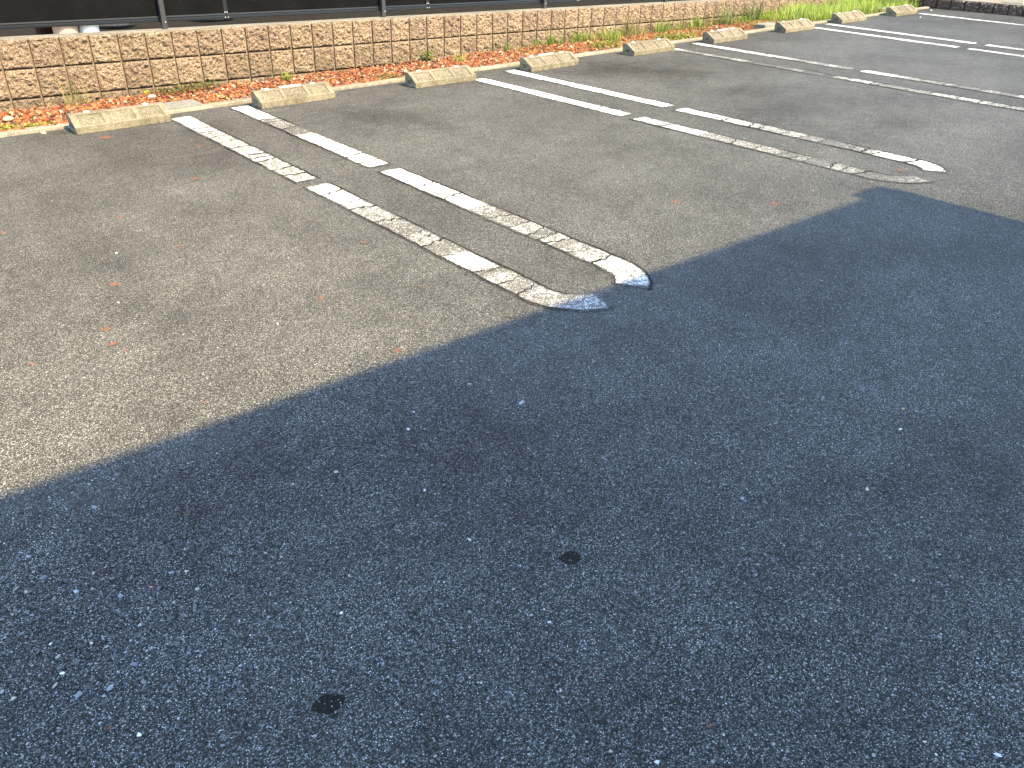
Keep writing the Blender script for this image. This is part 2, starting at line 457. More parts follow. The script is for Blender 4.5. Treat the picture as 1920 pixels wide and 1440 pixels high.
# thin skins that lie on the asphalt and use its material
def skin(name, V, F, parent, **attrs):
    m = mesh_np(name, V, F)
    Va = np.asarray(V)
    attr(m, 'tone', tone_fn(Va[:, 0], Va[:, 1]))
    for k, a in attrs.items(): attr(m, k, a)
    return link(name, m, MAT['asphalt'], parent)

def stain(name, cx, cy, rx, ry, rot, key, amt, parent, seed):
    na, nr = 28, 7
    V = [(cx, cy, .0016)]; val = [amt]
    for r_ in range(1, nr + 1):
        f = r_ / nr
        for a in range(na):
            th = a / na * 2 * math.pi
            k = f * (.7 + .6 * float(fbm(np.cos(th) * 1.3 + seed, np.sin(th) * 1.3, 2, 3)))
            u, w = k * rx * math.cos(th), k * ry * math.sin(th)
            V.append((cx + u * math.cos(rot) - w * math.sin(rot), cy + u * math.sin(rot) + w * math.cos(rot), .0016))
            val.append(amt * (1 - f) ** (.9 if key == 'rust' else .5) if r_ < nr else 0)
    F = []
    for r_ in range(nr):
        for a in range(na):
            b = (a + 1) % na
            if r_ == 0: F.append((0, 1 + a, 1 + b, 1 + b))
            else: F.append((1 + (r_ - 1) * na + a, 1 + r_ * na + a, 1 + r_ * na + b, 1 + (r_ - 1) * na + b))
    V = np.array(V)
    tri = [(0, 1 + a, 1 + (a + 1) % na) for a in range(na)]
    quads = np.array([f for f in F if len(set(f)) == 4])
    q2 = np.vstack([quads[:, [0, 1, 2]], quads[:, [0, 2, 3]], np.array(tri)])
    return skin(name, V, q2, parent, **{key: val})

CAMYAW = math.atan2(R[1, 0], R[0, 0])
for i, (px, py, s, a) in enumerate([(198, 618, 1., .9), (212, 645, .9, .8), (235, 657, .6, .6), (60, 682, .7, .6), (216, 533, 1.2, 1.), (225, 407, .9, .6), (5, 436, .8, .7),
                                    (365, 335, 1.2, .6), (200, 258, 1.6, .9), (336, 461, .8, .5), (222, 467, .6, .5), (602, 560, .9, .8), (745, 657, 1., .6), (385, 755, .5, .7),
                                    (1265, 378, 1.1, .8), (1453, 382, 1.1, .8), (800, 540, .8, .5), (686, 455, .8, .5), (1092, 875, .5, .7), (350, 965, .5, .6), (1330, 1360, .5, .6),
                                    (1115, 1265, .4, .5), (1400, 402, .6, .5), (470, 357, .7, .5), (206, 1365, .5, .6), (372, 273, 1.2, .35), (1690, 320, 1.2, .6), (1872, 382, .9, .4), (50, 1108, .6, .5),
                                    (1090, 885, .3, .5), (1115, 920, .3, .4), (495, 1330, .3, .5), (1330, 1175, .3, .5)]):
    gx, gy = px_ground(px, py)
    dist = math.hypot(gx, gy)
    stain('rust_stain', gx, gy, .013 * s * (1 + .25 * dist), .010 * s * (1 + .35 * dist), CAMYAW + .3 * math.sin(i * 7.), 'rust', min(1., a * 1.25), lot, i * 3.7)
stain('tar_spot', *px_ground(1070, 1047), .030, .026, CAMYAW, 'tar', 1.35, lot, 91.3)
stain('tar_spot', *px_ground(616, 1320), .034, .026, CAMYAW + .5, 'tar', 1.5, lot, 57.9)

# ------------------------------------------------------------------ painted bay lines
def wobble(v, s): return (fbm(v * 9., v * 0 + s, 4) - .5) * .014 + (vnoise(v * 55., v * 0 + s) - .5) * .006

def line_path(xa, ya, xb, yb, n=None):
    L = math.hypot(xb - xa, yb - ya); n = n or max(2, int(L / .012))
    k = np.linspace(0, 1, n)
    return np.stack([xa + (xb - xa) * k, ya + (yb - ya) * k], 1)

def paint_piece(path, width, strength, seed, parent, name='paint_stretch', cracks=True, z=.0026, cap=(True, True)):
    """path (n,2) centre line, strength (n,) 0..1 paint left"""
    n = len(path); d = np.gradient(path, axis=0); d /= np.linalg.norm(d, axis=1)[:, None]
    nr = np.stack([-d[:, 1], d[:, 0]], 1)
    s = np.concatenate([[0], np.cumsum(np.linalg.norm(np.diff(path, axis=0), axis=1))])
    mrg = .012; us = np.concatenate([[-width / 2 - mrg], np.linspace(-width / 2, width / 2, 13), [width / 2 + mrg]])
    el = wobble(s, seed); er = wobble(s, seed + 5)
    V = []; P = []
    L = s[-1]
    for j, u in enumerate(us):
        e = np.where(u < 0, el, er) * min(1, abs(u) / (width / 2))
        pos = path + nr * (u + e)[:, None]
        V.append(np.column_stack([pos, np.full(n, z)]))
        inner = 1. if abs(u) < width / 2 - .003 else (.45 if abs(u) <= width / 2 + 1e-6 else 0.)
        st = strength * (1 + .45 * (fbm(s * 13 + u * 20, u * 60 + seed, 7, 3) - .5))
        if cap[0]: st = st * np.clip(s / .018 - .6 * vnoise(u * 60 + seed, 0 * u, 1), 0, 1)
        if cap[1]: st = st * np.clip((L - s) / .018 - .6 * vnoise(u * 60 + seed, 0 * u + 3, 1), 0, 1)
        P.append(np.clip(st, 0, 1) * inner)
    V = np.concatenate(V); P = np.concatenate(P); m = len(us)
    a = (np.arange(m - 1)[:, None] * n + np.arange(n - 1)[None]).ravel()
    F = np.stack([a, a + 1, a + n + 1, a + n], 1)
    o = skin(name, V, F, parent, paint=P)
    if cracks:
        for side, e in ((-1, el), (1, er)):
            off = side * (width / 2 + .003) + e
            wdt = .0052 * np.clip((fbm(s * 5, s * 0 + seed + side, 3) - .28) * 2.6, 0.12, 1.3)
            jit = (vnoise(s * 70, s * 0 + seed + side) - .5) * .005
            A = path + nr * (off + jit - wdt)[:, None]; B = path + nr * (off + jit + wdt)[:, None]
            VV = np.vstack([np.column_stack([A, np.full(n, .0042)]), np.column_stack([B, np.full(n, .0042)])])
            i = np.arange(n - 1)
            link('edge_crack', mesh_np('edge_crack', VV, np.stack([i, i + 1, i + n + 1, i + n], 1)), MAT['crack'], o)
    return o

def cross_crack(x, y, width, seed, parent, w=.0042, skew=.0, tilt=None):
    n = 20; u = np.linspace(-width / 2 - .006, width / 2 + .006, n)
    yy = y + skew * u + (fbm(u * 45 + seed, u * 0, 3) - .5) * .035
    ww = w * (.5 + vnoise(u * 40 + seed, u * 0))
    VV = np.vstack([np.column_stack([x + u, yy - ww, np.full(n, .0044)]), np.column_stack([x + u, yy + ww, np.full(n, .0044)])])
    i = np.arange(n - 1)
    link('cross_crack', mesh_np('cross_crack', VV, np.stack([i, i + 1, i + n + 1, i + n], 1)), MAT['crack'], parent)

def prof(pts, y, seed=0.):
    p = sorted(pts); b = np.interp(y, [a for a, _ in p], [b for _, b in p]) - .075
    return b

def chunks(y0, y1, seed):
    g = random.Random(seed); r = []; y = y0
    while y > y1 + .12:
        y -= g.uniform(.07, .24); r.append(y)
    return r

def chunked(st, y, seed):
    cs = np.array(sorted(chunks(5.9, 2.1, seed))); k = np.searchsorted(cs, y)
    off = (hashn(k.astype(float), k * 0. + seed, 5.) - .52) * .24
    off = off * np.clip((1.02 - st) * 4.5, .05, 1.)
    return np.clip(st + off, .1, 1.)

GAP_A, GAP_B = 3.925, 3.840
def bay_marking(label, xl, xr, ytop, ybot, profL, profR, width=.135, curve=True, cr=((), ()), skew=(0, 0), seed=1.):
    """two legs and a rounded end; xl/xr give centre x at the top and at the bottom of each leg"""
    root = empty('bay_marking', (0, 0, 0))
    tag(root, label, 'bay marking', 'painted bay lines')
    for s, (xx, pf) in enumerate(((xl, profL), (xr, profR))):
        xat = lambda y: xx[0] + (xx[1] - xx[0]) * (ytop[s] - y) / (ytop[s] - ybot)
        yc = 2.08 if curve else ybot
        p1 = line_path(xat(ytop[s]), ytop[s], xat(GAP_A), GAP_A)
        st = chunked(prof(pf, p1[:, 1]), p1[:, 1], seed + s); paint_piece(p1, width, st, seed + s * 3.1, root)
        p2 = line_path(xat(GAP_B), GAP_B, xat(yc), yc)
        if curve:
            mid = (xl[1] + xr[1]) / 2; hw = abs(xat(yc) - mid); sg = -1 if s == 0 else 1
            th = np.linspace(0, math.radians(76 if s == 0 else 60), 34)[1:]
            arc = np.stack([mid + sg * hw * np.cos(th), yc - (2.08 - 1.862) * np.sin(th)], 1)
            p2 = np.vstack([p2, arc])
        st = chunked(prof(pf, p2[:, 1]), p2[:, 1], seed + s)
        paint_piece(p2, width, st, seed + 1.7 + s * 3.1, root)
        for q, y in enumerate(chunks(5.9, 2.1, seed + s)):
            if GAP_B - .03 < y < GAP_A + .03 or y > ytop[s] - .05 or y < ybot + .05: continue
            cross_crack(xat(y), y, width, seed + y * 3., root, .0022 + .0048 * float(hashn(y * 31., seed, 2.)) ** 1.5, skew=.30 * math.sin(q * 5 + seed))
    return root

bay_marking('white rounded bay line between the two leftmost wheel stops, its tip in the shadow', (1.862, 1.862), (2.318, 2.306), (5.80, 5.87), 2.0,
            [(5.8, .95), (5.45, .72), (5.1, .60), (4.8, .52), (4.5, .66), (4.2, .70), (4.0, .62), (3.8, .95), (3.6, .86), (3.45, .66), (3.2, .60), (3.0, .52), (2.8, .50), (2.66, .46), (2.55, .80), (2.42, .70), (2.36, .40), (2.3, .72), (2.15, .60), (2.0, .50), (1.9, .58)],
            [(5.87, 1.), (5.6, .88), (5.45, .80), (5.3, .55), (5.1, .44), (4.85, .55), (4.75, .95), (4.5, .90), (4.2, .96), (3.95, 1.), (3.8, 1.), (3.5, .92), (3.35, .85), (3.1, .72), (2.8, .60), (2.5, .52), (2.33, .62), (2.2, .72), (2.0, .62), (1.9, .60)],
            cr=((3.62, 3.44, 3.2, 3.05, 2.62, 2.45, 2.3), (5.55, 5.35, 4.74, 4.5, 4.25, 3.58, 3.4, 3.25, 3.05, 2.33, 2.1)), seed=1.)
bay_marking('white rounded bay line between third and fourth wheel stops, tip near the shadow corner', (4.347, 4.346), (4.806, 4.806), (5.66, 5.80), 2.0,
            [(5.7, .98), (4.8, .95), (4.2, .92), (4.0, .98), (3.8, .80), (3.4, .62), (3.0, .58), (2.6, .50), (2.3, .44), (2.0, .40), (1.85, .55)],
            [(5.8, 1.), (4.5, .97), (4.0, .95), (3.8, 1.), (3.4, .80), (3.0, .55), (2.7, .48), (2.35, .52), (2.28, .92), (2.0, .74), (1.85, .66)],
            cr=((5.0, 4.5, 4.2, 3.5, 3.1, 2.7, 2.35), (4.75, 4.4, 3.45, 2.95, 2.7, 2.3)), width=.128, seed=11.)
bay_marking('faded double bay line between the fifth and sixth wheel stops, left leg almost worn away', (6.955, 6.80), (7.43, 7.27), (5.72, 5.84), 2.0,
            [(5.7, .80), (5.5, .52), (5.0, .46), (4.4, .40), (4.0, .44), (3.8, .62), (3.3, .56), (2.6, .66), (2.0, .6)],
            [(5.8, .95), (5.0, .84), (4.5, .66), (4.0, .52), (3.8, .92), (3.4, .60), (3.0, .48), (2.4, .60), (2.0, .6)],
            cr=((4.9, 3.2, 2.6), (5.0, 3.05, 2.5)), width=.12, seed=21.)
bay_marking('clean double bay line between the seventh and eighth wheel stops', (9.635, 9.30), (10.075, 9.73), (5.77, 5.87), 2.0,
            [(5.8, .98), (4.4, .92), (4.0, .95), (3.8, .88), (3.2, .78), (2., .7)], [(5.9, .96), (4.4, .92), (4.0, .9), (3.8, .9), (3.2, .8), (2., .7)],
            cr=((4.6,), (4.4, 3.6)), width=.115, seed=31.)
root = empty('bay_line'); tag(root, 'single white bay line beside the farthest wheel stop near the dark wall', 'bay line')
pth = line_path(12.17, 5.72, 11.78, 1.9)
paint_piece(pth, .10, prof([(5.7, .98), (4.6, .9), (4.2, .7), (2, .7)], pth[:, 1]), 41., root)

# ------------------------------------------------------------------ kerb, gravel bed, concrete slabs
kx = np.arange(-4, 13.0, .05); kn = len(kx)
fr = KERB_Y + .004 + .006 * (fbm(kx * 5, kx * 0, 1) - .5); bk = KERB_Y + .075 + .025 * (fbm(kx * 3, kx * 0 + 4, 1) - .5)
tz = .020 + .008 * (fbm(kx * 2, kx * 0 + 8, 2) - .5)
V = np.vstack([np.column_stack([kx, fr - .002, np.full(kn, -.05)]), np.column_stack([kx, fr, tz - .004]), np.column_stack([kx, fr + .005, tz]), np.column_stack([kx, bk, tz]), np.column_stack([kx, bk, np.full(kn, -.05)])])
a = (np.arange(4)[:, None] * kn + np.arange(kn - 1)[None]).ravel()
tag(link('kerb', mesh_np('kerb', V, np.stack([a, a + 1, a + kn + 1, a + kn], 1)), MAT['kerb']), 'low concrete edging between asphalt and red gravel', kind='structure')

bedx = np.linspace(-4, 13.0, 240); bedy = np.linspace(KERB_Y + .03, 6.93, 16)
X, Y = np.meshgrid(bedx, bedy)
def bed_z(x, y): return -.006 - .018 * (y - 6.0) / .84 + .022 * (fbm(x * 2.3, y * 2.3, 17) - .5)
V = np.stack([X.ravel(), Y.ravel(), bed_z(X, Y).ravel() - .012], 1); nn = len(bedx)
a = (np.arange(len(bedy) - 1)[:, None] * nn + np.arange(nn - 1)[None]).ravel()
tag(link('gravel_bed', mesh_np('gravel_bed', V, np.stack([a, a + 1, a + nn + 1, a + nn], 1)), MAT['soil']), 'soil bed under the red gravel strip', kind='structure')

def slab(label, x0, x1, y0, y1, z, rot=0.):
    bm = bmesh.new(); box_bm(bm, -(x1 - x0) / 2, (x1 - x0) / 2, -(y1 - y0) / 2, (y1 - y0) / 2, 0, z + .05, .006)
    for v in bm.verts: v.co += Vector((random.uniform(-.002, .002), random.uniform(-.002, .002), random.uniform(-.0015, .0015)))
    o = link('concrete_slab', bm_mesh(bm, 'concrete_slab'), MAT['slab'], None, ((x0 + x1) / 2, (y0 + y1) / 2, -.05), (0, 0, rot))
    tag(o, label, 'slab')
    return o
slab('flat grey concrete slab half hidden behind the leftmost wheel stop', 1.70, 2.10, 5.956, 6.17, .034)
slab('thin concrete slab sticking out behind the third wheel stop from the far end', 9.02, 9.32, 6.05, 6.20, .045)
slab('pale concrete slab in grass left of the farthest wheel stop', 11.80, 12.15, 6.10, 6.22, .05)

# gravel: thousands of chips in one mesh, far below the size one could pick apart
ICO_V = []
ph = (1 + 5 ** .5) / 2
for a_, b_ in ((1, ph), (-1, ph), (1, -ph), (-1, -ph)): ICO_V += [(0, a_, b_), (a_, b_, 0), (b_, 0, a_)]
ICO_V = np.array(ICO_V, float); ICO_V /= np.linalg.norm(ICO_V[0])
bmx = bmesh.new()
for p in ICO_V: bmx.verts.new(p)
bmesh.ops.convex_hull(bmx, input=bmx.verts)
bmx.verts.index_update(); ICO_F = np.array([[v.index for v in f.verts] for f in bmx.faces]); ICO_V = np.array([v.co[:] for v in bmx.verts]); bmx.free()

def chips(name, centres, sizes, colors, mat, flat=.6, seed=0):
    """one mesh of irregular chips"""
    g = np.random.default_rng(seed); n = len(centres)
    base = ICO_V[None] * (1 + g.uniform(-.38, .38, (n, 12, 1)))
    sc = np.stack([g.uniform(.7, 1.35, n), g.uniform(.6, 1.05, n), g.uniform(.6, 1.1, n) * flat], 1) * np.asarray(sizes)[:, None]
    base = base * sc[:, None, :]
    az = g.uniform(0, 6.283, n); tl = g.normal(0, .35, n); tb = g.normal(0, .35, n)
    def rx(v, t):
        c, s = np.cos(t)[:, None], np.sin(t)[:, None]; return np.stack([v[..., 0], v[..., 1] * c - v[..., 2] * s, v[..., 1] * s + v[..., 2] * c], -1)
    def ry(v, t):
        c, s = np.cos(t)[:, None], np.sin(t)[:, None]; return np.stack([v[..., 0] * c + v[..., 2] * s, v[..., 1], -v[..., 0] * s + v[..., 2] * c], -1)
    def rz(v, t):
        c, s = np.cos(t)[:, None], np.sin(t)[:, None]; return np.stack([v[..., 0] * c - v[..., 1] * s, v[..., 0] * s + v[..., 1] * c, v[..., 2]], -1)
    vv = rz(ry(rx(base, tl), tb), az) + np.asarray(centres)[:, None, :]
    F = (ICO_F[None] + (np.arange(n) * 12)[:, None, None]).reshape(-1, 3)
    m = mesh_np(name, vv.reshape(-1, 3), F)
    attr_col(m, 'Col', np.repeat(np.asarray(colors), 12, 0))
    return link(name, m, mat)

N = 21000
gx = .55 + 12.35 * rng.random(N) ** 1.12; gy = rng.uniform(KERB_Y + .05, 6.835, N)
keep = ~((gx > 1.70) & (gx < 2.11) & (gy > 5.9) & (gy < 6.19)) & (rng.random(N) < np.where(gx > 10., .35, 1.))
gx, gy = gx[keep], gy[keep]; N = len(gx)
sz = rng.uniform(.006, .0160, N) * np.where(rng.random(N) < .06, 1.45, 1.)
gz = bed_z(gx, gy) + rng.uniform(-.008, .010, N) - .012 * (gy < KERB_Y + .085) + .016 * (gy < KERB_Y + .085) * 1.6
pal = np.array([(.46, .150, .060), (.52, .21, .085), (.38, .115, .045), (.58, .32, .14), (.26, .09, .045), (.50, .36, .20), (.60, .52, .42), (.13, .09, .07), (.22, .20, .18)])
pid = rng.choice(len(pal), N, p=[.22, .16, .20, .08, .14, .05, .03, .07, .05])
cols = pal[pid] * rng.uniform(.42, .82, (N, 1))
cols = cols * np.where(gx > 8.2, .85, 1.)[:, None]
tag(chips('red_gravel', np.stack([gx, gy, gz], 1), sz, cols, MAT['stone'], .62, 3), 'strip of orange red gravel between kerb and block wall', 'gravel', kind='stuff')

# chippings pressed into or lying on the shaded asphalt near the camera
cen = []; szs = []; cl = []
def add_chips(n, fx, fy, smin, smax, pals, sink=.35):
    for i in range(n):
        x, y = fx(), fy(); s = smin + (smax - smin) * random.random() ** 2.5
        cen.append((x, y, .001 + s * .22 * (1 - sink))); szs.append(s); p = random.choice(pals); k = random.uniform(.7, 1.2); cl.append([c * k for c in p])
DARK = [(.05, .05, .05), (.075, .075, .075), (.10, .10, .10), (.13, .13, .128), (.06, .06, .06)]
LITE = [(.30, .30, .30), (.40, .39, .37), (.50, .49, .47), (.38, .33, .27), (.24, .245, .255)]
def in_px(x0_, x1_, y0_, y1_):
    g = px_ground(random.uniform(x0_, x1_), random.uniform(y0_, y1_)); in_px.last = g; return g[0]
ly = lambda: in_px.last[1]
def blob_px(cx, cy, rx, ry):
    def f():
        g = px_ground(random.gauss(cx, rx), random.gauss(cy, ry)); in_px.last = g; return g[0]
    return f
add_chips(520, blob_px(160, 1150, 110, 110), ly, .0022, .0068, DARK * 3 + LITE[:1] + LITE[-1:])
add_chips(240, blob_px(330, 1060, 130, 90), ly, .0022, .0060, DARK * 3 + LITE[:1])
add_chips(260, blob_px(620, 860, 170, 60), ly, .0025, .0062, DARK * 3 + LITE[:1])
add_chips(800, lambda: in_px(0, 1920, 620, 1440), ly, .0014, .0040, DARK * 2 + LITE[:1] + LITE[-2:])
add_chips(170, lambda: in_px(0, 1920, 640, 1440), ly, .0010, .0030, LITE)
add_chips(90, blob_px(60, 1050, 70, 90), ly, .0012, .0035, LITE)
for px, py, s, c in [(284, 1101, .0042, (.6, .2, .09)), (84, 1085, .009, (.10, .12, .17)), (95, 1208, .004, (.7, .7, .7)), (117, 1263, .0045, (.7, .7, .68)), (262, 1378, .0055, (.66, .68, .64)),
                     (149, 1303, .0075, (.16, .21, .27)), (226, 1118, .008, (.2, .22, .24)), (252, 1247, .0075, (.12, .16, .22)), (143, 1110, .007, (.26, .31, .36)), (208, 1290, .007, (.2, .24, .27)),
                     (172, 1207, .0045, (.5, .45, .36)), (349, 1072, .005, (.45, .42, .36)), (30, 1106, .009, (.19, .185, .18)), (26, 1310, .006, (.4, .38, .34)), (322, 1075, .007, (.16, .22, .30)),
                     (766, 806, .006, (.42, .44, .45)), (1693, 768, .008, (.5, .30, .20)), (1688, 805, .006, (.7, .7, .7)), (1626, 918, .006, (.55, .45, .3)), (1392, 935, .006, (.28, .30, .32)), (1755, 1415, .004, (.5, .5, .48)),
                     (1870, 1417, .006, (.45, .55, .62)), (1232, 1430, .004, (.5, .5, .5)), (1470, 1023, .003, (.4, .4, .4)), (880, 1012, .005, (.4, .42, .43)), (796, 920, .004, (.45, .46, .46)),
                     (1030, 1168, .006, (.4, .46, .5)), (977, 757, .009, (.24, .27, .31)), (218, 475, .006, (.75, .75, .72)), (521, 608, .005, (.5, .5, .48)), (222, 568, .006, (.5, .5, .48)), (82, 250, .016, (.5, .36, .22)),
                     (1725, 33, .017, (.5, .5, .48)), (1746, 20, .014, (.75, .74, .7)), (640, 1150, .004, (.75, .8, .8))]:
    g = px_ground(px, py); cen.append((g[0], g[1], s * .25)); szs.append(s); m_ = sum(c) / 3; cl.append([m_ + (q - m_) * (.35 if c[2] > c[0] else 1.) for q in c])
tag(chips('loose_chippings', np.array(cen), np.array(szs), np.array(cl), MAT['chip'], .55, 5), 'small stone chippings scattered over the asphalt', 'stones', kind='stuff')

def rock(label, x, y, s, c, z=.0):
    bm = bmesh.new(); bmesh.ops.create_icosphere(bm, subdivisions=2, radius=1.)
    for v in bm.verts:
        k = 1 + .35 * (float(fbm(v.co.x * 1.6 + x, v.co.y * 1.6 + v.co.z, 3, 3)) - .5)
        v.co = Vector((v.co.x * s * 1.3 * k, v.co.y * s * k, v.co.z * s * .6 * k))
    m = bm_mesh(bm, 'pale_stone', True); attr_col(m, 'Col', np.tile(c, (len(m.vertices), 1)))
    tag(link('pale_stone', m, MAT['stone'], None, (x, y, z + s * .35)), label, 'stone')
rock('flat white stone on red gravel near the wall behind the leftmost wheel stop', 1.934, 6.568, .024, (.40, .36, .30))
rock('pale tan stone on red gravel at the left edge of the picture', .93, 6.42, .028, (.42, .33, .22))
rock('rounded pale stone against the right end of the third wheel stop', 4.36, 5.98, .045, (.36, .32, .25), .01)

# ------------------------------------------------------------------ wheel stops
SW, SD, SH, SF, ST = .60, .155, .104, .043, .052      # length, depth, height, front lip, flat top depth
def stop_body():
    """precast stop: upright back, flat top, sloping front face with three sunk fields and a short front lip"""
    bm = bmesh.new()
    prof_ = [(0, 0), (-.002, SF), (SD - ST, SH), (SD - .004, SH), (SD, SH - .004), (SD, 0)]
    A = [bm.verts.new((.004 if i in (0,) else .0, y, z)) for i, (y, z) in enumerate(prof_)]
    B = [bm.verts.new((SW, y, z)) for y, z in prof_]
    for i in range(len(prof_)):
        j = (i + 1) % len(prof_)
        if i == 1: continue
        bm.faces.new((A[i], B[i], B[j], A[j]))
    bm.faces.new(A); bm.faces.new(list(reversed(B)))
    # sloping face: frame with three recessed fields
    p0 = Vector((0, -.002, SF)); up = Vector((0, SD - ST + .002, SH - SF)); ul = up.length; un = up / ul
    nrm = Vector((0, -un.z, un.y))
    xs_ = [0, .038, .190, .216, .384, .410, .562, SW]; vs_ = [0, .014, ul - .010, ul]
    def P(x, v, d=0.): return Vector((x, 0, 0)) + p0 + un * v - nrm * d
    grid = {}
    for i, x in enumerate(xs_):
        for j, v in enumerate(vs_):
            if j == 0 and i in (0, len(xs_) - 1): grid[i, j] = A[1] if i == 0 else B[1]
            elif j == 3 and i in (0, len(xs_) - 1): grid[i, j] = A[2] if i == 0 else B[2]
            else: grid[i, j] = bm.verts.new(P(x, v))
    for i in range(7):
        for j in range(3):
            q = (grid[i, j], grid[i + 1, j], grid[i + 1, j + 1], grid[i, j + 1])
            if j == 1 and i in (1, 3, 5):
                d = .0085; ins = .0015
                xa, xb = xs_[i] + ins, xs_[i + 1] - ins; va, vb = vs_[1] + ins, vs_[2] - ins
                r_ = [bm.verts.new(P(*c, d)) for c in ((xa, va), (xb, va), (xb, vb), (xa, vb))]
                for k in range(4): bm.faces.new((q[k], q[(k + 1) % 4], r_[(k + 1) % 4], r_[k]))
                bm.faces.new(r_)
            else: bm.faces.new(q)
    bmesh.ops.remove_doubles(bm, verts=bm.verts, dist=1e-5)
    # a little roughness on the long edges
    bmesh.ops.subdivide_edges(bm, edges=[e for e in bm.edges if e.calc_length() > .25], cuts=9)
    for v in bm.verts:
        k = .0016
        v.co += Vector((0, (float(vnoise(v.co.x * 31, v.co.z * 40, 2)) - .5) * k, (float(vnoise(v.co.x * 27, v.co.y * 40, 5)) - .5) * k if v.co.z > .01 else 0))
    es = [e for e in bm.edges if len(e.link_faces) == 2 and e.calc_face_angle(0) > .35 and e.calc_length() > .01]
    bmesh.ops.bevel(bm, geom=es, offset=.0022, segments=2, affect='EDGES', clamp_overlap=True)
    return bm_mesh(bm, 'stop_body'), P, (xs_, vs_)

body_me, SP, (sxs, svs) = stop_body()
body_me.materials.append(MAT['stop'])
def field_mesh(i, seed):
    """rough exposed face of one sunk field"""
    xa, xb, va, vb = sxs[i] + .005, sxs[i + 1] - .005, svs[1] + .005, svs[2] - .005
    n, m = 14, 8; V = []
    for b in range(m):
        for a_ in range(n):
            x = xa + (xb - xa) * a_ / (n - 1); v = va + (vb - va) * b / (m - 1)
            edge = a_ in (0, n - 1) or b in (0, m - 1)
            V.append(SP(x, v, .0088 if edge else .0062 - .0026 * random.random())[:])
    q = (np.arange(m - 1)[:, None] * n + np.arange(n - 1)[None]).ravel()
    me_ = mesh_np('sunk_field', V, np.stack([q, q + 1, q + n + 1, q + n], 1)); me_.materials.append(MAT['stop_panel'])
    return me_
fields = [field_mesh(i, i) for i in (1, 3, 5)]

def disc_me(r, h, name, mat, ex=1.):
    bm = bmesh.new(); bmesh.ops.create_cone(bm, cap_ends=True, segments=20, radius1=r, radius2=r * .82, depth=h)
    for v in bm.verts: v.co.x *= ex
    m = bm_mesh(bm, name); m.materials.append(mat); return m
cap_me = disc_me(.018, .007, 'bolt_cap', MAT['refl'], 1.05)
bm = bmesh.new(); box_bm(bm, -.085, .085, -.012, .012, 0, .007, .002); refl_me = bm_mesh(bm, 'reflector_strip'); refl_me.materials.append(MAT['refl'])
bm = bmesh.new(); box_bm(bm, -.0025, .0015, -.024, .024, -.0125, .0125); plq_me = bm_mesh(bm, 'maker_plaque'); plq_me.materials.append(MAT['mark'])
bm = bmesh.new()
for a_ in (-.018, -.009, .0, .012):
    box_bm(bm, -.0035, -.0005, a_ - .0016, a_ + .0016, -.009, .009)
box_bm(bm, -.0035, -.0006, -.018, -.009, .006, .009); box_bm(bm, -.0035, -.0006, -.018, -.009, -.009, -.006); box_bm(bm, -.0035, -.0006, .0, .012, -.0015, .0015)
glyph_me = bm_mesh(bm, 'embossed_mark'); glyph_me.materials.append(MAT['mark_hi'])

STOPS = [((1.169, 5.712), (1.784, 5.704), 'cc', 'leftmost wheel stop, two white bolt caps on top, beside a flat concrete slab'),
         ((2.404, 5.678), (3.015, 5.690), 'crc', 'second wheel stop from the left with a white reflector strip on its top'),
         ((3.712, 5.628), (4.275, 5.600), 'cc', 'third wheel stop from the left, smooth faced, pale stone at right end'),
         ((4.895, 5.598), (5.518, 5.630), 'crc', 'fourth wheel stop from the left, speckled and moss stained with white reflector strip'),
         ((6.271, 5.640), (6.860, 5.622), 'cc', 'fifth wheel stop from the left, rough grey faced, standing on dark stained asphalt'),
         ((7.557, 5.672), (8.160, 5.678), 'crc', 'sixth wheel stop from the left, beside the faded double bay line'),
         ((8.909, 5.690), (9.515, 5.685), 'cc', 'seventh wheel stop from the left, in front of green grass'),
         ((10.225, 5.750), (10.850, 5.757), 'cc', 'eighth wheel stop from the left, next to last of the row'),
         ((11.520, 5.712), (12.150, 5.725), 'cc', 'farthest wheel stop, the last one near the dark block wall')]
for i, (a_, b_, kind, lab) in enumerate(STOPS):
    yaw = math.atan2(b_[1] - a_[1], b_[0] - a_[0]) * .6
    L = math.hypot(b_[0] - a_[0], b_[1] - a_[1])
    mx, my = (a_[0] + b_[0]) / 2, (a_[1] + b_[1]) / 2
    st = empty('wheel_stop', (mx - SW / 2 * math.cos(yaw), my - SW / 2 * math.sin(yaw), .001), (0, 0, yaw))
    tag(st, 'concrete ' + lab, 'wheel stop', 'concrete wheel stops in a row')
    link('body', body_me, None, st)
    for fm in fields: link('sunk_field', fm, None, st)
    ty = SD - ST / 2
    for cxp in (.115, .485):
        link('bolt_cap', cap_me, None, st, (cxp, ty, SH + .0028))
    if 'r' in kind: link('reflector_strip', refl_me, None, st, (.30, ty, SH))
    pq = link('maker_plaque', plq_me, None, st, (.001, .085, .042))
    link('embossed_mark', glyph_me, None, pq)

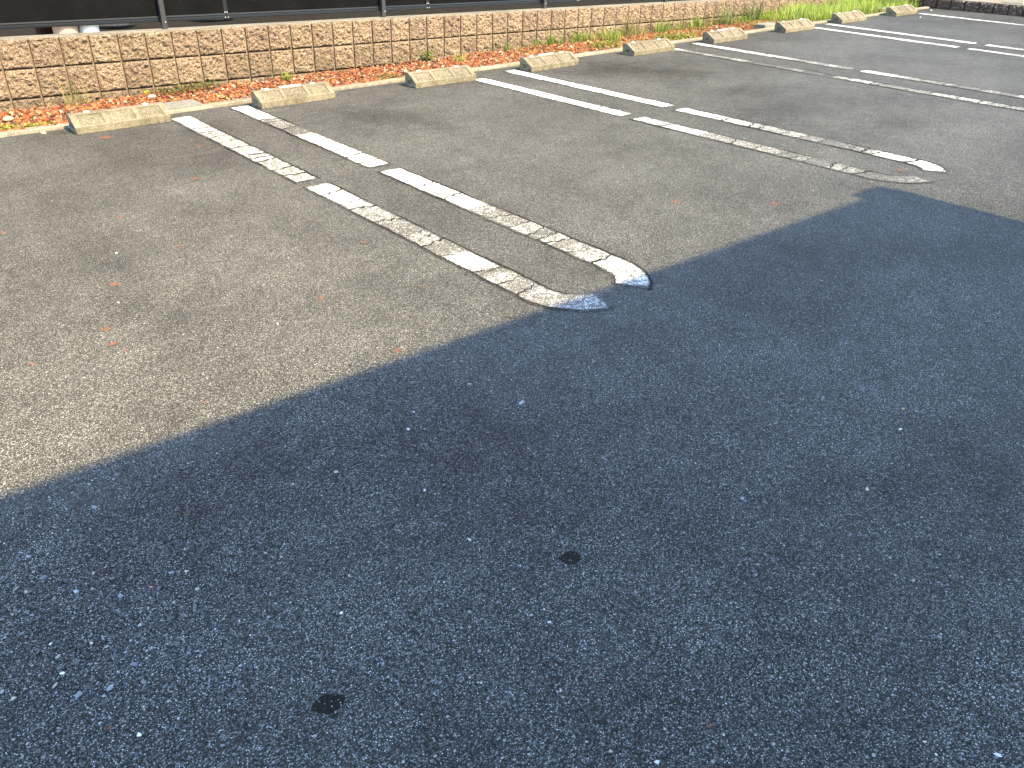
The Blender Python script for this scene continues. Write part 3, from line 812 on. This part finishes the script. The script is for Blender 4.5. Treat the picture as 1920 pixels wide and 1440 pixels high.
# ------------------------------------------------------------------ beige block wall (slightly out of level with the lot)
WX, WY, WZ, TILT = 1.0537, 6.844, 0.2497, 0.024583
wall = empty('block_wall', (WX, WY, WZ), (0, TILT, 0))
tag(wall, 'low beige split face block wall behind the red gravel', 'wall')
def block_mesh(seed, w=.1875, h=.1865, dep=.045, rough=.028, n=21):
    """split face block: rough bulging face, straight edges"""
    u = np.linspace(0, 1, n); U, Z = np.meshgrid(u, u)
    e = np.minimum(np.minimum(U, 1 - U), np.minimum(Z, 1 - Z)) / .07
    e = np.clip(e, 0, 1); e = e * e * (3 - 2 * e)
    r_ = .45 * (fbm(U * 3.3 + seed * 7, Z * 3.3, seed, 3) - .5) + .75 * (fbm(U * 9.5 + seed * 7, Z * 9.5, seed + 2, 3) - .5)
    r2 = np.abs(fbm(U * 9 + seed * 3, Z * 9 + U * 4, seed + 4, 3) - .5)
    Yf = -.012 - e * (.008 + rough * 1.7 * r_ - rough * 1.1 * r2 + .004 * rng.random(U.shape))
    ed = .0016 * (fbm(U * 14, Z * 14 + seed, seed, 2) - .5)
    front = np.stack([(U - .5) * w + ed * (e < .05), Yf, (Z - .5) * h + ed * (e < .05)], -1).reshape(-1, 3)
    idx = np.arange(n * n).reshape(n, n)
    q = np.stack([idx[:-1, :-1], idx[:-1, 1:], idx[1:, 1:], idx[1:, :-1]], -1).reshape(-1, 4)
    rim = np.concatenate([idx[0, :], idx[1:, -1], idx[-1, -2::-1], idx[-2:0:-1, 0]])
    back = front[rim].copy(); back[:, 1] = dep
    k = len(rim); nb_ = n * n; j = np.arange(k); jn = (j + 1) % k
    side = np.stack([rim[j], nb_ + j, nb_ + jn, rim[jn]], 1)
    return mesh_np('block', np.vstack([front, back]), np.vstack([q, side]))
BL = [block_mesh(s) for s in range(1, 9)]
for m in BL: m.materials.append(MAT['block'])
K0, K1 = -4, 59
for row in range(3):
    for k in range(K0, K1):
        if row == 2 and k > 16: continue
        zc = .10 - .2 * row
        b = link('block', BL[rng.integers(8)], None, wall, (.2 * k + .1, .006 + random.uniform(-.0015, .0015), zc), (0, 0 if rng.random() < .5 else math.pi, 0))
xa, xb = .2 * K0, .2 * K1
box('mortar_core', xa + .004, xb - .004, .020, .115, -.62, .188, MAT['core'], wall)
# vertical mortar beads stand a little further out than the bed joints
bm = bmesh.new()
for k in range(K0 + 1, K1): box_bm(bm, .2 * k - .0060, .2 * k + .0060, .0095, .0205, -.60, .1845)
link('joint_beads', bm_mesh(bm, 'joint_beads'), MAT['mortar'], wall)
n = int((xb - xa) / .05); V = []
for j, (yy, zz) in enumerate(((-.004, .184), (-.006, .1965), (-.002, .2005), (.118, .2005), (.119, .18))):
    xx = np.linspace(xa - .001, xb + .002, n); w_ = .0030 * (fbm(xx * 6, xx * 0 + j, j) - .5) + (.004 * (vnoise(xx * 3.1, xx * 0, 6) > .72) if j < 3 else 0)
    V.append(np.column_stack([xx, yy + w_, zz + w_ * .6]))
V = np.concatenate(V); a = (np.arange(4)[:, None] * n + np.arange(n - 1)[None]).ravel()
link('mortar_cap', mesh_np('mortar_cap', V, np.stack([a, a + 1, a + n + 1, a + n], 1)), MAT['cap'], wall)

# ------------------------------------------------------------------ terrace behind the wall, drain covers, pots
def WP(t, dy, dz):   # wall coordinates to world
    return (WX + t * math.cos(TILT) + dz * math.sin(TILT), WY + dy, WZ - t * math.sin(TILT) + dz * math.cos(TILT))
TZ = .165
tb = np.linspace(-5, 12.0, 120); tb2 = np.linspace(.117, 3.2, 30); X, Y = np.meshgrid(tb, tb2)
V = np.stack([X.ravel(), Y.ravel(), (TZ + .016 * (fbm(X * 3, Y * 3, 4) - .5)).ravel()], 1)
a = (np.arange(29)[:, None] * 120 + np.arange(119)[None]).ravel()
tag(link('terrace', mesh_np('terrace', V, np.stack([a, a + 1, a + 121, a + 120], 1)), MAT['terrace'], None, (WX, WY, WZ), (0, TILT, 0)), 'brown earth terrace behind the fence', kind='structure')

def drain(label, t, dy, r):
    o = empty('drain_cover', WP(t, dy, TZ + .004), (0, TILT, 0)); tag(o, label, 'drain cover', 'round drain covers on the terrace')
    bm = bmesh.new(); bmesh.ops.create_cone(bm, cap_ends=True, segments=40, radius1=r, radius2=r * .985, depth=.018); link('lid', bm_mesh(bm, 'lid'), MAT['iron'], o)
    bm = bmesh.new()
    prev = None
    N_ = 40; pts = [[(rr * math.cos(6.2832 * k / N_), rr * math.sin(6.2832 * k / N_), z) for k in range(N_)] for rr, z in ((r * 1.12, 0.0), (r * 1.12, .014), (r * 1.02, .014), (r * 1.02, 0.0))]
    vv = [[bm.verts.new(p) for p in ring] for ring in pts]
    for q in range(3):
        for k in range(N_): bm.faces.new((vv[q][k], vv[q][(k + 1) % N_], vv[q + 1][(k + 1) % N_], vv[q + 1][k]))
    link('rim', bm_mesh(bm, 'rim'), MAT['mark'], o)
    for k in range(-4, 5):
        y_ = k * r * .2; hl = math.sqrt(max(0, (r * .88) ** 2 - y_ ** 2))
        bm = bmesh.new(); box_bm(bm, -hl, hl, y_ - r * .05, y_ + r * .05, .0085, .0145)
        link('tread_bar', bm_mesh(bm, 'tread_bar'), MAT['slab'], o, rot=(0, 0, .9))  # pale slab material paints the bars as if lit, the covers lie in shade
drain('round ribbed drain cover beside the white plant pot, seen under the fence', .98, .72, .15)
drain('round ribbed drain cover right of the first fence post, seen under the fence', 1.86, .86, .17)

def pot(label, t, dy, rb, rt, h, mat):
    o = empty('plant_pot', WP(t, dy, TZ + .002), (0, TILT, 0)); tag(o, label, 'plant pot', 'plant pots under the fence')
    prf = [(rb * .0, 0), (rb, 0), (rb + (rt - rb) * .85, h * .85), (rt * 1.03, h * .85), (rt * 1.05, h), (rt * .98, h), (rt * .95, h * .8), (0, h * .78)]
    n_ = 64; V = []; F = []
    for r_, z_ in prf:
        for k in range(n_): V.append((max(r_, .0004) * math.cos(6.2832 * k / n_), max(r_, .0004) * math.sin(6.2832 * k / n_), z_))
    for q in range(len(prf) - 1):
        for k in range(n_): F.append((q * n_ + k, q * n_ + (k + 1) % n_, (q + 1) * n_ + (k + 1) % n_, (q + 1) * n_ + k))
    link('shell', mesh_np('shell', V, F), mat, o)
    bm = bmesh.new(); bmesh.ops.create_cone(bm, cap_ends=True, segments=30, radius1=rt * .94, radius2=rt * .94, depth=.01)
    link('potting_soil', bm_mesh(bm, 'potting_soil'), MAT['terrace'], o, (0, 0, h * .82))
pot('pale terracotta plant pot standing behind the wall under the fence', .51, .212, .085, .0855, .17, MAT['terracotta'])
pot('white plant pot standing behind the wall beside the terracotta pot', .668, .199, .071, .0715, .15, MAT['whitepot'])
pot('dark maroon plant pot left of the terracotta pot behind the wall', .42, .42, .070, .085, .18, MAT['maroon'])

# ------------------------------------------------------------------ fence
fence = empty('panel_fence', (WX, WY, WZ), (0, TILT, 0))
tag(fence, 'charcoal metal panel fence on posts along the top of the beige wall', 'fence')
ztop = .2005
PX = [-.81, 1.19, 3.18, 5.17, 7.12, 9.11]
bolt_me = disc_me(.0055, .004, 'bolt', MAT['bolt'])
for x in PX:
    p = box('post', x - .019, x + .019, .064, .104, ztop, ztop + 1.25, MAT['post'], fence, .002)
    for dx in (0.,):
        link('bolt', bolt_me, None, p, (x + .008, .0625, ztop + .050), (math.pi / 2, 0, 0))
FO, FZ = .043, -.020
joints = [-1.3] + [PX[i] + .52 for i in range(len(PX))]
for i in range(len(joints) - 1):
    xa_, xb_ = joints[i] + .004, joints[i + 1] - .004
    bm = bmesh.new()
    prf = [(.066, .068), (.064, .072), (.064, .086), (.068, .090), (.068, .094), (.064, .098), (.066, .108), (.074, .108), (.082, .1), (.082, .068)]
    A = [bm.verts.new((xa_, y + FO, ztop + z + FZ)) for y, z in prf]; B = [bm.verts.new((xb_, y + FO, ztop + z + FZ)) for y, z in prf]
    for q in range(len(prf)): bm.faces.new((A[q], A[(q + 1) % len(prf)], B[(q + 1) % len(prf)], B[q]))
    bm.faces.new(A); bm.faces.new(list(reversed(B)))
    link('bottom_rail', bm_mesh(bm, 'bottom_rail'), MAT['rail'], fence)
    box('panel', xa_, xb_, .0745 + FO, .0795 + FO, ztop + .104 + FZ, ztop + 1.15, MAT['sheet'], fence)
    box('top_rail', xa_, xb_, .064 + FO, .090 + FO, ztop + 1.14, ztop + 1.18, MAT['rail'], fence, .003)
    if i:
        x = joints[i]
        box('joint_cover', x - .016, x + .016, .070 + FO, .0738 + FO, ztop + .110 + FZ, ztop + 1.139, MAT['rail'], fence)
        for dx in (-.008, .008):
            link('rivet', bolt_me, None, fence, (x + dx * 1.1, .0685 + FO, ztop + .116 + FZ), (math.pi / 2, 0, 0))
            link('rivet', bolt_me, None, fence, (x + dx * 1.5, .0625 + FO, ztop + .079 + FZ), (math.pi / 2, 0, 0))

nh = empty('sky_blocker_house', WP(5., 1.75, TZ - .05), (0, 0, 0))  # unseen house, added to block sky light and darken the terrace
tag(nh, 'unseen house wall added behind the charcoal fence to block sky light', 'house')
box('wall', -9., 6.3, 0, .2, -.3, 5.6, MAT['house'], nh)
box('plinth', -9.02, 6.32, -.03, -.001, -.3, .35, MAT['slab'], nh)
for x_ in (-5.5, -1.5, 2.5):
    w = box('window', x_ - .85, x_ + .85, -.05, -.002, 1.0, 2.3, MAT['alu'], nh)
    for q in (-1, 1): box('pane', x_ + q * .41 - .37, x_ + q * .41 + .37, -.062, -.051, 1.06, 2.24, MAT['glass'], w)
box('eaves', -9.4, 6.7, -.7, .2, 5.61, 5.75, MAT['roof'], nh)

# ------------------------------------------------------------------ dark block wall closing the lot on the far side
dwall = empty('dark_block_wall', (12.985, 0, 0))
tag(dwall, 'low dark brown block wall across the far end of the lot', 'wall')
DB = [block_mesh(s + 20, .184, .150, .04, .014, 9) for s in range(5)]
for m in DB: m.materials.append(MAT['dark_block'])
yj = 5.868
for k in range(-46, 8):
    y = yj + .2 * k - .1
    if y > 7.05: continue
    link('block', DB[k % 5], None, dwall, (.012, y, .055 + random.uniform(-.002, .002)), (0, 0, -math.pi / 2))
box('mortar_core', .028, .115, yj - 9.4, 7.05, -.12, .1265, MAT['crack'], dwall)
box('mortar_cap', .006, .118, yj - 9.4, 7.05, .127, .136, MAT['cap'], dwall, .002)

# ------------------------------------------------------------------ neighbour's paving with a precast block and a parked car
me = mesh_np('neighbour_paving', [(13.09, -40, .085), (60, -40, .085), (60, 40, .085), (13.09, 40, .085)], [(0, 1, 2, 3)])
tag(link('neighbour_paving', me, MAT['lot']), 'pale paving beyond the dark wall', kind='structure')
bm = bmesh.new()
prof_ = [(0, 0), (0, .05), (.05, .13), (.11, .13), (.14, 0)]
A = [bm.verts.new((x, 0, z)) for x, z in prof_]; B = [bm.verts.new((x, .30, z)) for x, z in prof_]
for v in (A[2], A[3]): v.co.y += .04
for v in (B[2], B[3]): v.co.y -= .04
for q in range(5): bm.faces.new((A[q], A[(q + 1) % 5], B[(q + 1) % 5], B[q]))
bm.faces.new(A); bm.faces.new(list(reversed(B)))
bmesh.ops.bevel(bm, geom=bm.edges, offset=.004, segments=1, affect='EDGES')
g = px_ground(1884, 12, .085)
tag(link('precast_block', bm_mesh(bm, 'precast_block'), MAT['cream'], None, (13.25, 4.80, .085)), 'cream precast concrete block behind the dark wall at the right edge', 'block')

def car():
    o = empty('parked_car', (14.3, 5.62, .085)); tag(o, 'dark purple car parked beyond the dark wall, only its wheel showing', 'car')
    # length runs along -y (to the right in the picture); side faces -x
    prof_ = [(.62, .22), (.70, .42), (.66, .68), (.0, .86), (-.55, 1.34), (-1.75, 1.42), (-2.55, 1.30), (-2.95, .88), (-3.02, .45), (-2.95, .22)]
    bm = bmesh.new(); A = []; B = []
    for y, z in prof_:
        ins = .12 if z > 1.2 else 0.
        A.append(bm.verts.new((.0 + ins, y, z))); B.append(bm.verts.new((1.5 - ins, y, z)))
    n_ = len(prof_)
    for q in range(n_): bm.faces.new((A[q], A[(q + 1) % n_], B[(q + 1) % n_], B[q]))
    bm.faces.new(A); bm.faces.new(list(reversed(B)))
    bmesh.ops.bevel(bm, geom=bm.edges, offset=.05, segments=3, affect='EDGES')
    link('body', bm_mesh(bm, 'body', True), MAT['paint_car'], o)
    def win(pts, x):
        bm = bmesh.new(); a_ = [bm.verts.new((x[i], y, z)) for i, (y, z) in enumerate(pts)]; bm.faces.new(a_)
        bmesh.ops.solidify(bm, geom=bm.faces[:], thickness=.012)
        link('window', bm_mesh(bm, 'window'), MAT['glass'], o)
    for s in (0, 1):
        e = (lambda v: v) if s == 0 else (lambda v: 1.5 - v)
        win([(-.10, .92), (-.60, 1.29), (-1.25, 1.34), (-1.25, .92)], [e(.0 - .008), e(.085), e(.085), e(-.008)])
        win([(-1.33, .92), (-1.33, 1.34), (-2.35, 1.28), (-2.6, .92)], [e(-.008), e(.085), e(.085), e(-.008)])
        box('headlight', e(.12) - .1, e(.12) + .1, .655, .70, .55, .67, MAT['pale'], o, .01)
        box('tail_light', e(.1) - .06, e(.1) + .06, -3.03, -2.93, .75, 1.0, MAT['lamp'], o, .01)
        box('door_handle', e(-.012) - .008, e(-.012) + .008, -1.25, -1.08, .82, .85, MAT['rail'], o)
        for y in (0., -2.35):
            bm = bmesh.new(); n_ = 40
            prf = [(.165, -.08), (.27, -.085), (.29, -.06), (.29, .06), (.27, .085), (.165, .08)]
            ring = [[bm.verts.new((w_, r_ * math.cos(6.2832 * k / n_), r_ * math.sin(6.2832 * k / n_))) for k in range(n_)] for r_, w_ in prf]
            for q in range(len(prf)):
                for k in range(n_): bm.faces.new((ring[q][k], ring[q][(k + 1) % n_], ring[(q + 1) % len(prf)][(k + 1) % n_], ring[(q + 1) % len(prf)][k]))
            w = empty('wheel', (e(.06), y, .291)); w.parent = o
            link('tyre', bm_mesh(bm, 'tyre', True), MAT['rubber'], w)
            bm = bmesh.new(); bmesh.ops.create_cone(bm, cap_ends=True, segments=32, radius1=.166, radius2=.166, depth=.10)
            bmesh.ops.rotate(bm, verts=bm.verts, cent=(0, 0, 0), matrix=Matrix.Rotation(math.pi / 2, 3, 'Y'))
            for k in range(6):
                r_ = bmesh.ops.create_cube(bm, size=1.)
                bmesh.ops.scale(bm, vec=(.13, .035, .14), verts=r_['verts']); bmesh.ops.translate(bm, vec=(0, 0, .09), verts=r_['verts'])
                bmesh.ops.rotate(bm, verts=r_['verts'], cent=(0, 0, 0), matrix=Matrix.Rotation(k * math.pi / 3, 3, 'X'))
            link('rim', bm_mesh(bm, 'rim'), MAT['alu'], w)
car()

# ------------------------------------------------------------------ the house behind the camera that casts the big shadow
cot = 1 / math.tan(SUN_EL); SDX, SDY = -math.sin(SUN_AZ) * cot, math.cos(SUN_AZ) * cot     # ground shift of a shadow per metre of height
EH = 4.4
# origin of the house: ground point below the eave corner whose shadow falls at (4.195, 1.885)
house = empty('house', (4.195 - SDX * EH, 1.885 - SDY * EH, 0), (0, 0, -.032))
tag(house, 'house behind the viewer whose straight eaves cast the big shadow on the asphalt', 'house')
HW, HD = 8.4, 6.5
box('wall', -HW + .5, -.5, -HD + .5, -.5, 0, EH - .12, MAT['house'], house)
bm = bmesh.new()
c4 = [(-HW, -HD, EH - .14), (0, -HD, EH - .14), (0, 0, EH - .14), (-HW, 0, EH - .14)]
lo = [bm.verts.new(c) for c in c4]; up = [bm.verts.new((c[0], c[1], EH)) for c in c4]
r1_ = bm.verts.new((-HW + 3., -HD / 2, EH + 1.3)); r2_ = bm.verts.new((-3., -HD / 2, EH + 1.3))
bm.faces.new(lo)
for q in range(4): bm.faces.new((lo[q], lo[(q + 1) % 4], up[(q + 1) % 4], up[q]))
bm.faces.new((up[0], up[1], r2_, r1_)); bm.faces.new((up[1], up[2], r2_)); bm.faces.new((up[2], up[3], r1_, r2_)); bm.faces.new((up[3], up[0], r1_))
roof = link('roof', bm_mesh(bm, 'roof'), MAT['roof'], house)
box('gutter_box', -.27, .0, -.02, .075, EH - .16, EH + .004, MAT['alu'], roof, .01)
for x_ in (-6.6, -2.):
    w = box('window', x_ - .8, x_ + .8, -.52, -.47, 1.0, 2.2, MAT['alu'], house)
    for s in (-1, 1): box('pane', x_ + s * .4 - .36, x_ + s * .4 + .36, -.49, -.462, 1.05, 2.15, MAT['glass'], w)
d_ = box('door', -4.95, -4.05, -.52, -.46, .02, 2.1, MAT['roof'], house)
box('handle', -4.2, -4.16, -.47, -.42, .9, 1.1, MAT['alu'], d_)

# ------------------------------------------------------------------ weeds and grass
def blades(specs, seed):
    """specs: list of (x,y,z,height,lean,azimuth,width,colour). Each a curved ribbon of 4 segments"""
    V = []; F = []; C = []
    for (x, y, z, h, lean, az, w, c) in specs:
        b = len(V); dx, dy = math.cos(az), math.sin(az); sx, sy = -dy, dx
        for s in range(5):
            f = s / 4; hh = h * (f - .18 * lean * f * f); of = lean * h * f * f * .8
            ww = w * (1 - f ** 1.6) * (.6 + .8 * min(1, f * 3)) + .0003
            for sg in (-1, 1):
                V.append((x + dx * of + sx * ww * sg, y + dy * of + sy * ww * sg, z + hh)); C.append([q * (.75 + .5 * f) for q in c])
            if s: F.append((b + 2 * s - 2, b + 2 * s - 1, b + 2 * s + 1, b + 2 * s))
    return V, F, C

GREEN = [(.16, .24, .035), (.11, .18, .03), (.24, .30, .05), (.08, .13, .03)]
YELLOW = [(.34, .33, .07), (.42, .36, .09), (.22, .25, .05)]
DRY = [(.36, .28, .13), (.28, .20, .09)]
def weed(label, x, y, n, h, spread, pal_, lean=.5, w=.0022, z=None, name='weed'):
    z = float(bed_z(np.array([x]), np.array([y]))[0]) - .008 if z is None else z
    sp = []
    for i in range(n):
        a_ = random.uniform(0, 6.283); r_ = spread * random.random() ** .7
        sp.append((r_ * math.cos(a_), r_ * .8 * math.sin(a_), 0, h * random.uniform(.45, 1.1), lean * random.uniform(.3, 1.6), random.uniform(0, 6.283), w * random.uniform(.6, 1.3), random.choice(pal_)))
    V, F, C = blades(sp, 0)
    m = mesh_np(name, V, F); attr_col(m, 'Col', np.array(C))
    return tag(link(name, m, MAT['leaf'], None, (x, y, z)), label, 'weed', 'weeds along the gravel strip')

def leafy(label, x, y, n, h, spread, pal_, ls=.012):
    """low broad-leaved plant: short stalks with oval leaves"""
    z = float(bed_z(np.array([x]), np.array([y]))[0]) - .006
    V = []; F = []; C = []
    for i in range(n):
        a_ = random.uniform(0, 6.283); r_ = spread * random.random() ** .6; hh = h * random.uniform(.25, 1.)
        cx_, cy_ = r_ * math.cos(a_), r_ * .7 * math.sin(a_); b = len(V); s = ls * random.uniform(.6, 1.3); az = random.uniform(0, 6.283); tl = random.uniform(-.5, .7)
        c = random.choice(pal_); k = random.uniform(.75, 1.25)
        for u, v in ((-1, 0), (-.3, .5), (.5, .45), (1, 0), (.5, -.45), (-.3, -.5)):
            V.append((cx_ + s * (u * math.cos(az) - v * math.sin(az)), cy_ + s * (u * math.sin(az) + v * math.cos(az)), hh + s * u * tl)); C.append([q * k for q in c])
        F += [(b, b + 1, b + 2, b + 3), (b, b + 3, b + 4, b + 5)]
    m = mesh_np('weed', V, F); attr_col(m, 'Col', np.array(C))
    return tag(link('weed', m, MAT['leaf'], None, (x, y, z)), label, 'weed', 'weeds along the gravel strip')

weed('thin dry green weed with upright stems behind the leftmost wheel stop', 1.43, 6.72, 34, .24, .10, GREEN + DRY * 2, .35, .0018)
leafy('low yellow green weed patch at the left edge beside the kerb', .86, 6.12, 220, .035, .16, YELLOW + GREEN[2:3])
leafy('second low yellow green weed patch nearer the leftmost wheel stop', 1.06, 6.10, 150, .030, .10, YELLOW)
leafy('olive moss spread along the wall foot right of the leftmost wheel stop', 2.22, 6.74, 420, .05, .21, [(.15, .15, .045), (.10, .11, .035), (.2, .17, .06)], .010)
leafy('olive moss spread at the wall foot just below the first fence post', 2.42, 6.76, 260, .06, .14, [(.15, .15, .045), (.10, .11, .035), (.2, .17, .06)], .010)
weed('small dark green tuft behind the flat concrete slab', 1.97, 6.30, 50, .05, .07, [(.06, .10, .025), (.10, .13, .03)], .9)
leafy('single bright yellow leaf cluster against the wall behind the leftmost wheel stop', 1.95, 6.75, 14, .05, .03, [(.55, .50, .04)], .014)
weed('small bright green grass tuft at the wall behind the second wheel stop', 3.10, 6.70, 80, .085, .06, GREEN[:3] + YELLOW[:1], .8)
leafy('low green moss at the left end of the second wheel stop', 2.28, 6.04, 160, .03, .13, [(.12, .14, .04), (.08, .10, .03), (.2, .2, .06)], .010)
leafy('low mossy patch beside the kerb between second and third wheel stops', 3.78, 6.18, 190, .03, .14, [(.19, .19, .06), (.12, .14, .04)], .010)
leafy('small leafy green weed at the wall behind the third wheel stop', 4.61, 6.76, 80, .10, .06, GREEN[:3], .018)
weed('yellow flowering tuft on red gravel right of the third wheel stop', 4.80, 6.52, 60, .10, .07, YELLOW + GREEN[:1], .5)
weed('short yellow green tuft at the kerb behind the third wheel stop end', 4.46, 6.06, 40, .05, .04, YELLOW, .7)
weed('small faint green weed at the wall above the fourth wheel stop', 5.60, 6.78, 30, .10, .06, GREEN, .4)
weed('upright green grass tuft at the wall right of the fourth wheel stop', 6.20, 6.76, 46, .16, .07, GREEN[:3], .35)
weed('spreading green grass clump at the wall left of the fifth wheel stop', 6.62, 6.74, 70, .15, .12, GREEN[:3], .6)
weed('dense green weed clump on gravel left of the fifth wheel stop', 6.92, 6.56, 110, .16, .13, GREEN[:3] + YELLOW[:1], .7)
leafy('low green weed mat behind the left end of the fifth wheel stop', 6.55, 6.30, 260, .05, .20, GREEN[:3] + YELLOW[:1], .014)
weed('tall thin grass against the wall behind the fifth wheel stop', 7.42, 6.77, 50, .30, .10, [(.16, .20, .06), (.10, .14, .04)] + DRY, .3)
weed('leafy grass clump at the wall above the fifth wheel stop right end', 7.95, 6.70, 70, .17, .14, GREEN[:3], .6)
leafy('low yellow green weed mat between fifth and sixth wheel stops', 7.62, 6.24, 420, .05, .30, YELLOW[2:] + GREEN[:3], .014)
weed('medium grass tuft at the wall behind the sixth wheel stop', 8.60, 6.74, 46, .18, .10, GREEN[:3], .5)
weed('tall leafy grass clump at the wall right of the sixth wheel stop', 9.10, 6.66, 70, .30, .13, [(.16, .22, .06), (.12, .17, .05), (.3, .3, .1)], .6, .0035)
weed('tall stem with drooping leaves against the wall left of the grass bank', 9.72, 6.72, 60, .30, .12, [(.14, .20, .06), (.10, .15, .04)], .55, .004)
leafy('low yellow weeds behind the slab at the seventh wheel stop', 9.35, 6.28, 260, .05, .24, YELLOW + GREEN[:2], .013)
weed('short green tuft between gravel and wall beyond the sixth wheel stop', 9.42, 6.62, 60, .12, .12, GREEN[:3] + YELLOW[:1], .6)

def grass_mass(name, label, n, fx, fy, h0, h1, pals, w=.0024):
    sp = []
    for i in range(n):
        x, y = fx(), fy(); z = float(bed_z(np.array([x]), np.array([y]))[0]) - .01
        k = .55 + .9 * float(vnoise(np.array([x * 2.6]), np.array([y * 2.6]), 9)[0])
        sp.append((x, y, z, random.uniform(h0, h1) * k, random.uniform(.1, .9), random.uniform(0, 6.283), w * random.uniform(.6, 1.5), random.choice(pals)))
    V, F, C = blades(sp, 0)
    m = mesh_np(name, V, F); attr_col(m, 'Col', np.array(C))
    tag(link(name, m, MAT['leaf']), label, 'grass', kind='stuff')
BR = [(.22, .33, .03), (.28, .40, .04), (.16, .26, .03), (.36, .42, .09), (.42, .40, .16), (.12, .20, .03)]
grass_mass('tall_grass', 'bank of tall bright green grass between gravel and wall at the far end', 5200, lambda: 9.75 + 3.1 * random.random() ** .9, lambda: random.uniform(6.05, 6.80), .09, .22, BR)
grass_mass('corner_grass', 'dark tall grass in the corner against the dark wall', 500, lambda: random.uniform(12.3, 12.93), lambda: random.uniform(6.2, 6.8), .16, .34, [(.12, .18, .03), (.20, .26, .05), (.38, .36, .16), (.08, .12, .03)], .003)
grass_mass('wall_foot_grass', 'thin fringe of green grass along the wall foot behind the middle wheel stops', 620, lambda: 5.9 + 3.9 * random.random(), lambda: random.gauss(6.76, .05), .05, .15, GREEN[:3] + YELLOW[:1])
grass_mass('moss', 'sparse moss and tiny weeds among the red gravel', 2600, lambda: 5.5 + 4.6 * random.random(), lambda: random.uniform(6.0, 6.82), .015, .05, [(.16, .2, .05), (.25, .26, .07), (.3, .26, .09)], .002)
